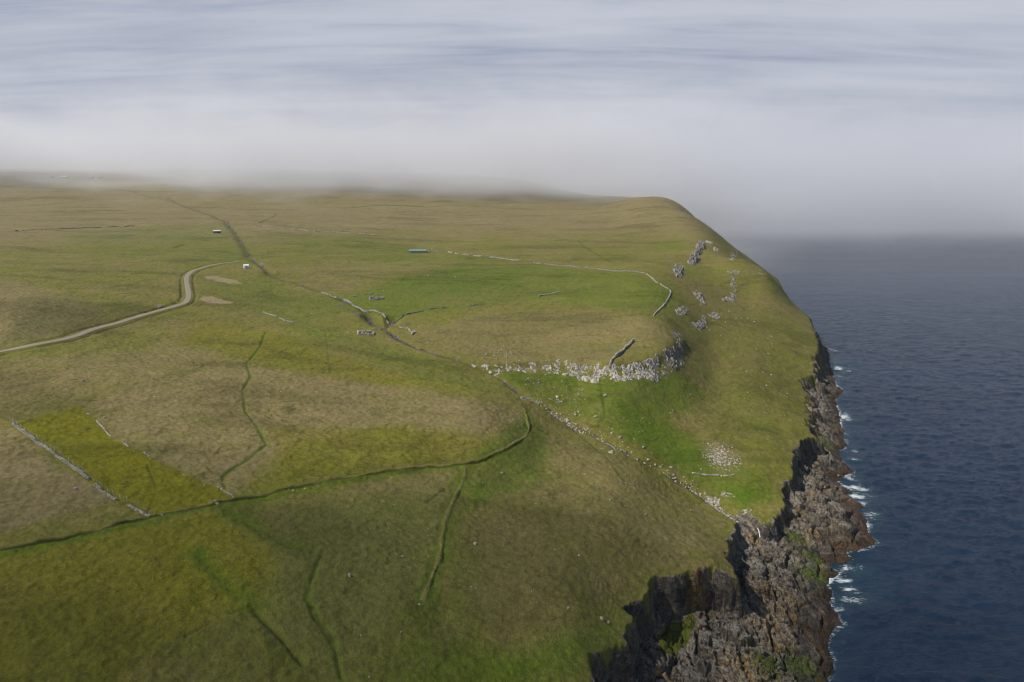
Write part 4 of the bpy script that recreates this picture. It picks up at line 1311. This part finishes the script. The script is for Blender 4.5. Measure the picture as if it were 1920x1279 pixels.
for u, v, px, lab in (
        (891, 1018, 11, "large white boulder alone on the brown slope right of the winding turf bank"),
        (755, 1043, 9, "white angular boulder alone in the pasture left of the winding turf bank"),
        (656, 1079, 11, "grey boulder with a dark shaded side, alone in mid-pasture left of the turf bank"),
        (752, 1185, 7, "small boulder on the green swath below the winding turf bank"),
        (677, 1190, 6, "small pale stone beside three dark peat holes near the bottom edge"),
        (692, 1268, 9, "flat pale stone closest to the photo's bottom edge"),
        (786, 1132, 10, "pair-like split white boulder at the winding turf bank's lower end"),
        (1065, 1141, 9, "white boulder on the slope left of the two cliff-top boulders"),
        (1128, 1160, 12, "flat white slab on the green near the cove's cliff top"),
        (1141, 1166, 11, "rounded grey boulder touching the flat white slab by the cliff top"),
        (1211, 962, 8, "small white boulder alone on the upper brown slope below the stream"),
        (141, 915, 8, "grey boulder in the brown field left of the straight drystone wall"),
        (197, 783, 6, "pale stone alone above the yellow field's upper corner"),
        (1117, 783, 10, "large white boulder alone in the green hollow above the stream"),
        (1147, 814, 7, "egg-shaped boulder just above the stream, left of two"),
        (1163, 822, 8, "greenish boulder just above the stream, right of two"),
        (1206, 840, 10, "grey rounded boulder on the green bank above the stream"),
        (1145, 850, 12, "broad flat grey boulder on the slope just below the stream"),
        (1128, 843, 8, "upright pale boulder left of the broad flat one below the stream"),
        (1135, 743, 9, "white boulder fallen below the dark notch of the rock band"),
        (1045, 745, 10, "biggest of the white boulders clustered in the hollow's left side"),
        (403, 946, 12, "big pale boulder of the small heap on the boundary bank"),
        (395, 945, 8, "smaller grey boulder leaning against the heap on the boundary bank"),
        (409, 948, 7, "rightmost stone of the small heap on the boundary bank"),
        (941, 887, 6, "bluish pale stone on the rough green right of the bank junction"),
        (871, 891, 5, "flat stone lying just below the junction of the two turf banks"),
        (1118, 910, 7, "double white stone on the tussocky slope facing the stream"),
        (1295, 957, 7, "small white boulder nearest the stream's last bend on the near slope"),
        (155, 716, 6, "small white stone on the moor grass above the yellow field"),
        (430, 1200 - 5, 4, "tiny pale stone in the nearest left pasture")):
    p, sz = px_m(u, v, px)
    boulder("boulder", BM2, p, sz, lab, "boulder")


def scatter(spots, pxlo, pxhi, name, meshes, label, cat, group):
    for u, v in spots:
        p, sz = px_m(u, v, rng.uniform(pxlo, pxhi) * (1.35 if rng.random() < .12 else 1.0))
        boulder(name, meshes, p, sz, label, cat, group)


def along(px, n, ju, jv):
    px = np.array(px, float)
    L = np.concatenate([[0], np.cumsum(np.hypot(*np.diff(px, axis=0).T))])
    out = []
    for _ in range(n):
        s_ = rng.uniform(0, L[-1])
        out.append((np.interp(s_, L, px[:, 0]) + rng.normal() * ju, np.interp(s_, L, px[:, 1]) + rng.normal() * jv))
    return out


scatter(blob(1043, 748, 14, 10, 14) + blob(1062, 755, 12, 14, 8) + blob(985, 712, 12, 10, 7) + blob(1088, 750, 14, 22, 12) + blob(1030, 722, 40, 16, 10) + blob(1090, 775, 20, 8, 6),
        2.5, 5.5, "boulder", BM2, "small white boulder strewn in the green hollow below the rock band", "boulder", "boulders strewn in the green hollow")
scatter(along([(1005, 748), (1100, 806), (1180, 846), (1250, 882), (1310, 917), (1345, 942)], 70, 3.6, 3.0) + along([(988, 744), (1100, 808), (1180, 849), (1250, 884), (1310, 919), (1384, 967)], 80, 1.4, 1.2), 3.0, 7.0, "stone", BM1,
        "pale stone lying in or beside the ravine stream", "stone", "stones along the ravine stream")
scatter(blob(1175, 800, 45, 25, 16) + blob(1300, 880, 60, 14, 10) + blob(1260, 770, 70, 40, 12), 2.2, 4.2, "boulder", BM2,
        "little white boulder dotting the bright green slope above the stream", "boulder", "boulders dotting the slope above the stream")
scatter(blob(930, 668, 40, 14, 22), 2.2, 4.5, "stone", BM1, "small white stone on the turf above the rock band's left end", "stone", "stones above the rock band")
scatter(blob(1420, 690, 60, 110, 34, 0.35) + blob(1350, 620, 40, 40, 8), 1.8, 4.2, "boulder", BM1, "small grey boulder dotting the steep seaward slope", "boulder", "boulders on the seaward slope")
scatter([(905, 905), (1022, 1000), (1005, 945), (1117, 909), (1120, 912), (1150, 925), (1172, 947), (1105, 985), (1085, 1040), (1040, 1030), (1215, 1040), (1100, 1020)] + blob(1080, 900, 110, 50, 10), 2.2, 4.6, "stone", BM1,
        "small pale stone on the tussocky near slope", "stone", "stones on the tussocky near slope")
scatter([(738, 946), (729, 990), (803, 1004), (720, 1031), (832, 990), (830, 1021), (810, 1084), (772, 1123), (892, 1098), (884, 1096), (735, 870 + 27), (997, 1110), (1000, 1108)], 2.2, 4.2, "stone", BM1,
        "small pale stone in the pasture either side of the winding turf bank", "stone", "stones by the winding turf bank")
scatter(along([(300, 966), (345, 955), (370, 950)], 9, 3, 1.5) + along([(440, 940), (560, 915), (700, 890)], 12, 4, 2), 2.2, 4.5, "stone", BM1,
        "white stone showing through the grass of the long boundary bank", "stone", "stones in the boundary bank")
scatter(blob(610, 650, 80, 35, 10) + blob(560, 560, 60, 30, 8) + blob(800, 540, 120, 30, 9) + blob(830, 625, 60, 30, 12), 1.6, 3.4, "stone", BM1,
        "tiny white stone in the valley pasture by the sheepfold gully", "stone", "stones round the sheepfold gully")
scatter(blob(240, 720, 120, 35, 10) + blob(600, 740, 130, 50, 12), 1.6, 3.2, "stone", BM1, "tiny pale stone in the wide brown field", "stone", "stones in the brown field")

# ---- blocks on the rocky shore
def shore_at(u, v, z0=5.0):
    f_, up_ = row_terms(v)
    z_ = z0
    for _ in range(8):
        Y = -(CAM_H - z_) / (up_ / f_)
        X_ = (u - 960) / FPX / f_ * Y
        z_ = 0.5 * z_ + 0.5 * H1((X_, Y))
    return (X_, Y), z_


for u, v, ru, rv, n, lo, hi, lab, grp in (
        (1405, 1120, 16, 18, 26, 6, 14, "grey-brown block in the boulder pile below the headland spur", "blocks below the headland spur"),
        (1340, 1175, 22, 14, 10, 7, 16, "pale block at the edge of the shaded cove", "blocks at the shaded cove"),
        (1440, 1060, 45, 30, 30, 4, 9, "rubble block on the flat rock shelf below the waterfall", "blocks on the rock shelf"),
        (1400, 1240, 90, 35, 26, 6, 15, "weathered block on the nearest shore rocks", "blocks on the nearest shore rocks"),
        (1545, 900, 30, 60, 26, 5, 11, "angular block on the mid shore below the turf edge", "blocks on the mid shore"),
        (1535, 760, 22, 60, 22, 4, 9, "dark block on the far shore rocks", "blocks on the far shore rocks")):
    for uu, vv in blob(u, v, ru, rv, n):
        (xx, yy), z_ = shore_at(uu, vv)
        boulder("shore_boulder", BMS, (xx, yy), rng.uniform(lo, hi) * math.hypot(xx, yy) / FPX * 0.5, lab, "boulder", grp, z_)

# little waterfall: a few strands down the step at the stream's mouth
(xa, ya), za = shore_at(1418, 990, 12)
(xb, yb), zb = shore_at(1426, 1008, 7)
hpv = []; hpf = []
for k in range(1):
    n0 = len(hpv)
    for i in range(7):
        t = i / 6
        bx_ = xa + (xb - xa) * t + k * 0.45 + 0.10 * math.sin(5 * t + k); by_ = ya + (yb - ya) * t - 0.2 * k
        zz_ = max(za + (zb - za) * t, H1((bx_, by_))) + 0.12
        for s_ in (-1, 1):
            hpv.append((bx_ + s_ * (0.10 + .05 * t), by_ - 0.1, zz_ + .05)); hpv.append((bx_ + s_ * (0.10 + .05 * t), by_ + 0.15, zz_ - .3))
    for i in range(6):
        a = n0 + 4 * i
        hpf += [(a, a + 2, a + 6, a + 4), (a + 1, a, a + 4, a + 5), (a + 2, a + 3, a + 7, a + 6)]
link("waterfall", mesh_np("waterfall", np.array(hpv), np.array(hpf)), M_FALL, kind='structure')

# ---- buildings and small works
def box_np(x0, x1, y0, y1, z0, z1):
    v = np.array([(a, b, c) for c in (z0, z1) for b in (y0, y1) for a in (x0, x1)], float)
    f = [(0, 2, 3, 1), (4, 5, 7, 6), (0, 1, 5, 4), (2, 6, 7, 3), (0, 4, 6, 2), (1, 3, 7, 5)]
    return v, np.array(f)


def part(name, boxes, mat, parent, extra=None):
    hp = Heap()
    for b in boxes: hp.add(*box_np(*b))
    if extra is not None:
        for v, f in extra: hp.add(np.array(v, float), np.array(f))
    me = mesh_np(name, np.concatenate(hp.v), np.concatenate(hp.f), False)
    return link(name, me, mat, parent)


def gable(w_, d_, z0, rise, eave=0.25, th=0.12):
    """two roof slabs, ridge along x"""
    out = []
    for s_ in (-1, 1):
        y0, y1 = s_ * (d_ / 2 + eave), 0.0
        zr0, zr1 = z0 - rise * eave / (d_ / 2), z0 + rise
        x0, x1 = -w_ / 2 - eave, w_ / 2 + eave
        v = [(x0, y0, zr0), (x1, y0, zr0), (x1, y1, zr1), (x0, y1, zr1), (x0, y0, zr0 + th), (x1, y0, zr0 + th), (x1, y1, zr1 + th), (x0, y1, zr1 + th)]
        f = [(0, 3, 2, 1), (4, 5, 6, 7), (0, 1, 5, 4), (1, 2, 6, 5), (2, 3, 7, 6), (3, 0, 4, 7)]
        out.append((v, f))
    return out


def gable_ends(w_, d_, z0, rise, th=0.2):
    out = []
    for s_ in (-1, 1):
        x0, x1 = s_ * w_ / 2, s_ * (w_ / 2 - th)
        v = [(x0, -d_ / 2, z0), (x0, d_ / 2, z0), (x0, 0, z0 + rise), (x0, 0, z0 + rise), (x1, -d_ / 2, z0), (x1, d_ / 2, z0), (x1, 0, z0 + rise), (x1, 0, z0 + rise)]
        out.append((v, [(0, 1, 2, 3), (4, 6, 5, 7), (0, 4, 5, 1), (1, 5, 6, 2), (2, 6, 4, 0)]))
    return out


def empty(name, loc, rz, label, cat, group=None):
    o = bpy.data.objects.new(name, None)
    COL.objects.link(o)
    o.location = loc; o.rotation_euler = (0, 0, rz); o['label'] = label; o['category'] = cat
    if group: o['group'] = group
    return o


M_WHITE = mat_plain("white_paint", (0.70, 0.71, 0.73), (0.82, 0.83, 0.85), 0.6, 1.5)
M_GREYROOF = mat_plain("weathered_roof", (0.20, 0.19, 0.19), (0.33, 0.31, 0.30), 0.8, 1.0)
M_HUTWALL = mat_plain("hut_wall", (0.13, 0.12, 0.11), (0.22, 0.20, 0.18), 0.9, 1.0)
M_DARK = mat_plain("dark_opening", (0.015, 0.015, 0.016), (0.03, 0.03, 0.03), 0.8, 1.0)
M_TEAL = mat_plain("teal_sheet", (0.13, 0.20, 0.155), (0.17, 0.245, 0.20), 0.9, 0.5)
M_TEALWALL = mat_plain("teal_wall", (0.22, 0.27, 0.23), (0.30, 0.35, 0.31), 0.9, 0.6, 0.1)
M_POST = mat_plain("grey_wood", (0.30, 0.28, 0.25), (0.45, 0.43, 0.39), 0.9, 3.0)
M_WIRE = mat_plain("fence_wire", (0.20, 0.20, 0.20), (0.30, 0.30, 0.30), 0.6, 3.0)
M_RAIL = mat_plain("galvanised_rail", (0.42, 0.43, 0.42), (0.58, 0.59, 0.58), 0.55, 2.0)


def at(u, v, dz=0.0):
    p = ground_at(u, v)
    return (p[0], p[1], H1(p) + dz)


# white shed by the stream
e = empty("white_shed", at(462, 504, -0.2), 0.55, "small white shed alone on the green by the stream", "shed")
part("wall", [(-2.0, 2.0, -1.7, 1.7, 0, 2.9)], M_WHITE, e, gable_ends(4.0, 3.4, 2.9, 0.9))
part("roof", [], M_WHITE, e, gable(4.0, 3.4, 2.92, 0.9))
part("door", [(-0.5, 0.5, -1.76, -1.703, 0.2, 2.1)], M_GREYROOF, e)
# grey hut
e = empty("grey_hut", at(407, 437, -0.3), 0.15, "low grey hut with a pale flat roof on the far green beside the stream", "hut")
part("wall", [(-4.2, 4.2, 1.9, 2.2, 0, 2.9), (-4.2, -3.8, -2.2, 1.9, 0, 2.6), (3.8, 4.2, -2.2, 1.9, 0, 2.6), (-3.8, 1.0, -2.2, -1.9, 0, 2.3)], M_HUTWALL, e)
part("roof", [], M_RAIL, e, [([(-4.6, -2.9, 2.5), (4.6, -2.9, 2.5), (4.6, 2.6, 3.7), (-4.6, 2.6, 3.7), (-4.6, -2.9, 2.7), (4.6, -2.9, 2.7), (4.6, 2.6, 3.9), (-4.6, 2.6, 3.9)], [(0, 3, 2, 1), (4, 5, 6, 7), (0, 1, 5, 4), (1, 2, 6, 5), (2, 3, 7, 6), (3, 0, 4, 7)])])
part("door", [(1.1, 3.5, -2.0, -1.9, 0, 2.4)], M_DARK, e)
# long green shed of the upper sheepfold
e = empty("sheep_shed", at(786, 474, -0.3), 0.10, "long low teal-green shed on the far pasture", "shed")
part("wall", [(-10.5, 7.5, -3.0, 3.0, 0, 2.7), (7.55, 11.0, -2.2, 2.6, 0, 2.2)], M_TEALWALL, e, gable_ends(21 - 3, 6, 2.7, 0.8) if False else None)
part("roof", [], M_TEAL, e, [([(-10.9, -3.5, 2.75), (7.8, -3.5, 2.75), (7.8, 3.3, 4.3), (-10.9, 3.3, 4.3), (-10.9, -3.5, 2.9), (7.8, -3.5, 2.9), (7.8, 3.3, 4.45), (-10.9, 3.3, 4.45)],
                              [(0, 3, 2, 1), (4, 5, 6, 7), (0, 1, 5, 4), (1, 2, 6, 5), (2, 3, 7, 6), (3, 0, 4, 7)])])
part("door", [(8.4, 9.6, -2.26, -2.203, 0, 1.9)], M_DARK, e)
# pen of pale rails at the shed's right end
e = empty("sheep_pen", at(818, 473), 0.1, "small pen of pale rails at the green shed's right end", "pen")
for k, (x0, x1, y0, y1) in enumerate(((-3, 3, -2, -1.94), (-3, 3, 1.94, 2), (-3, -2.94, -1.94, 1.94), (2.94, 3, -1.94, 1.94))):
    part("rail", [(x0, x1, y0, y1, z_, z_ + 0.16) for z_ in (0.35, 0.75, 1.15)], M_RAIL, e)
for x0, y0 in ((-3.08, -2.08), (2.92, -2.08), (-3.08, 1.92), (2.92, 1.92)):
    part("post", [(x0, x0 + .16, y0, y0 + .16, -0.3, 1.5)], M_RAIL, e)
# white mark post behind it
e = empty("marker_post", at(810, 470), 0, "tall white post between the green shed and the pale pen", "post")
part("post", [(-0.14, 0.14, -0.14, 0.14, -0.3, 3.6)], M_WHITE, e)
part("cap", [(-0.2, 0.2, -0.2, 0.2, 3.602, 3.8)], M_WHITE, e)
# box beside the road
e = empty("roadside_cabinet", at(300, 576, -0.1), 0.5, "small white cabinet standing on the verge of the gravel road", "cabinet")
part("body", [(-0.9, 0.9, -0.6, 0.6, 0.15, 1.6)], M_WHITE, e)
part("lid", [(-1.0, 1.0, -0.7, 0.7, 1.602, 1.75)], M_GREYROOF, e)
part("foot", [(-0.8, 0.8, -0.5, 0.5, -0.2, 0.148)], M_HUTWALL, e)
# houses at the edge of the fog
for u, v, w_, rz, lab in ((97, 334, 9, 0.2, "leftmost, smallest building half lost in the fog on the left skyline"),
                          (121, 334, 17, 0.1, "largest pale-roofed farm building under the fog on the left skyline"),
                          (170, 335, 11, -0.1, "middle building of three fading into the fog on the left skyline"),
                          (188, 335, 9, 0.15, "rightmost building fading into the fog on the left skyline")):
    e = empty("farm_building", at(u, v, -0.5), rz, lab, "building", "buildings under the fog")
    part("wall", [(-w_ / 2, w_ / 2, -3.5, 3.5, 0, 4.2)], M_TEALWALL, e, gable_ends(w_, 7, 4.2, 2.2))
    part("roof", [], M_GREYROOF if w_ < 15 else M_RAIL, e, gable(w_, 7, 4.25, 2.2))
    for xx in np.arange(-w_ / 2 + 1.5, w_ / 2 - 1.5, 3.2):
        part("window", [(xx, xx + 1.2, -3.56, -3.503, 1.4, 2.8)], M_DARK, e)


def fence(px, n, hgt, label, th=0.06):
    c = spline(G(px), 1.0)
    L = np.concatenate([[0], np.cumsum(np.hypot(*np.diff(c, axis=0).T))])
    S_ = np.linspace(0, L[-1], n)
    P = np.stack([np.interp(S_, L, c[:, 0]), np.interp(S_, L, c[:, 1])], 1)
    Z = height(P[:, 0], P[:, 1])
    e = empty("fence", (P[0, 0], P[0, 1], Z[0]), 0, label, "fence")
    v, f = box_np(-th, th, -th, th, -0.3, hgt)
    me = mesh_np("post", v, f, False); me.materials.append(M_POST)
    hp = Heap()
    for i in range(n):
        o = bpy.data.objects.new("post", me)
        COL.objects.link(o); o.parent = e
        o.location = (P[i, 0] - P[0, 0], P[i, 1] - P[0, 1], Z[i] - Z[0])
        o.rotation_euler = (rng.normal() * .05, rng.normal() * .05, rng.uniform(0, 1.5))
        o.scale = (1, 1, rng.uniform(.9, 1.1))
    for i in range(n - 1):
        a = np.array([P[i, 0], P[i, 1], Z[i]]) - np.array([P[0, 0], P[0, 1], Z[0]])
        b = np.array([P[i + 1, 0], P[i + 1, 1], Z[i + 1]]) - np.array([P[0, 0], P[0, 1], Z[0]])
        for zz_ in (0.35, 0.7, 1.05):
            q_ = []
            for p_ in (a, b):
                for dy, dz in ((-.008, -.008), (.008, -.008), (.008, .008), (-.008, .008)):
                    q_.append(p_ + np.array([0, dy, zz_ * hgt / 1.2 + dz]))
            hp.add(np.array(q_), [(0, 1, 5, 4), (1, 2, 6, 5), (2, 3, 7, 6), (3, 0, 4, 7)])
    link("wire", mesh_np("wire", np.concatenate(hp.v), np.concatenate(hp.f), False), M_WIRE, e)


fence([(18, 789), (62, 818), (114, 853), (164, 889), (206, 921), (244, 943), (290, 967)], 30, 1.3, "wire fence on thin posts just behind the straight drystone wall")
fence([(842, 472), (900, 480), (1000, 490), (1080, 499), (1150, 507), (1203, 511)], 46, 1.3, "far wire fence on posts along the green field's top edge", 0.08)
# ------------------------------------------------------------------ air and fog
def volume_mat(name, col, dens, aniso):
    m = bpy.data.materials.new(name)
    m.use_nodes = True
    t = NT(m.node_tree)
    t.n.clear()
    out = t.node('ShaderNodeOutputMaterial')
    pv = t.node('ShaderNodeVolumePrincipled')
    pv.inputs['Color'].default_value = (*col, 1)
    pv.inputs['Density'].default_value = dens
    pv.inputs['Anisotropy'].default_value = aniso
    t.l.new(pv.outputs[0], out.inputs['Volume'])
    return m


v, f = box_np(-9000, 9000, -600, 16000, -14, 330)
link("haze", mesh_np("haze", v, f, False), volume_mat("haze_air", (0.80, 0.87, 1.0), 0.000045, 0.2), kind='stuff')


def fog_mat():
    """fog that swallows the high moor and lies on the sea beyond the headland"""
    m = bpy.data.materials.new("fog")
    m.use_nodes = True
    t = NT(m.node_tree)
    t.n.clear()
    out = t.node('ShaderNodeOutputMaterial')
    P = t.node('ShaderNodeTexCoord').outputs['Object']
    sp3 = t.node('ShaderNodeSeparateXYZ', ins={0: P})
    X_, Y_, Z_ = sp3.outputs[0], sp3.outputs[1], sp3.outputs[2]
    n = t.noise(t.mapping(P, (0.0022, 0.0022, 0.006)), 1.0, 4, 0.6, 0.2)
    nb = t.noise(t.mapping(P, (0.0011, 0.0006, 0.011), loc=(4, 2, 1)), 1.0, 3, 0.6, 0.3)
    ns = t.math('SUBTRACT', n, 0.5)
    wisp = t.math('SUBTRACT', t.noise(t.mapping(P, (0.008, 0.008, 0.016)), 1.0, 3, 0.6, 0.4), 0.5)
    fr = t.math('MULTIPLY_ADD', t.ramp(X_, 0, 330), -60.0, 1215.0)
    fr = t.math('ADD', fr, t.math('ADD', t.math('MULTIPLY', ns, -760.0), t.math('MULTIPLY', wisp, -420.0)))
    edge = t.ramp(t.math('DIVIDE', t.math('SUBTRACT', Y_, fr), 520.0), 0.0, 1.0)
    top = t.ramp(t.math('ADD', Z_, t.math('ADD', t.math('MULTIPLY', ns, -300.0), t.math('MULTIPLY', wisp, -120.0))), 470.0, 150.0)
    over_sea = t.ramp(X_, 330, 640)
    base = t.math('ADD', t.math('MULTIPLY_ADD', Y_, -0.031, 128.0), t.math('MULTIPLY', ns, -90.0))
    floor_ = t.ramp(t.math('SUBTRACT', Z_, base), -50.0, 90.0)
    floor_ = t.math('ADD', t.math('SUBTRACT', 1.0, over_sea), t.math('MULTIPLY', over_sea, floor_))
    d = t.math('MULTIPLY', t.math('MULTIPLY', edge, edge), t.math('MULTIPLY', t.math('MULTIPLY', top, floor_), t.math('MULTIPLY', t.math('MULTIPLY_ADD', nb, 3.6, -0.75, True), t.math('MULTIPLY_ADD', over_sea, -0.38, 1.0))))
    pv = t.node('ShaderNodeVolumePrincipled')
    pv.inputs['Color'].default_value = (0.945, 0.95, 0.985, 1)
    pv.inputs['Anisotropy'].default_value = 0.12
    t.l.new(t.math('MULTIPLY', d, 0.0060), pv.inputs['Density'])
    t.l.new(pv.outputs[0], out.inputs['Volume'])
    m.cycles.volume_step_rate = 0.10
    return m


v, f = box_np(-3600, 5200, 1180, 4600, -12, 620)
link("fog_bank", mesh_np("fog_bank", v, f, False), fog_mat(), kind='stuff')


# unseen thin cloud, added overhead only to shade the foreground
def puff():
    vv, ff = ICO3
    vv = vv * np.array([215.0, 132.0, 42.0])
    vv = vv * (1 + 0.16 * fbm(vv[:, 0] / 90, vv[:, 1] / 90 + vv[:, 2] / 60, 601, 3))[:, None]
    return mesh_np("shade_cloud", vv, ff)


link("shade_cloud", puff(), volume_mat("shade_cloud_vapour", (0.95, 0.96, 0.98), 0.0062, 0.4), kind='stuff').location = (-340, 6, 430)
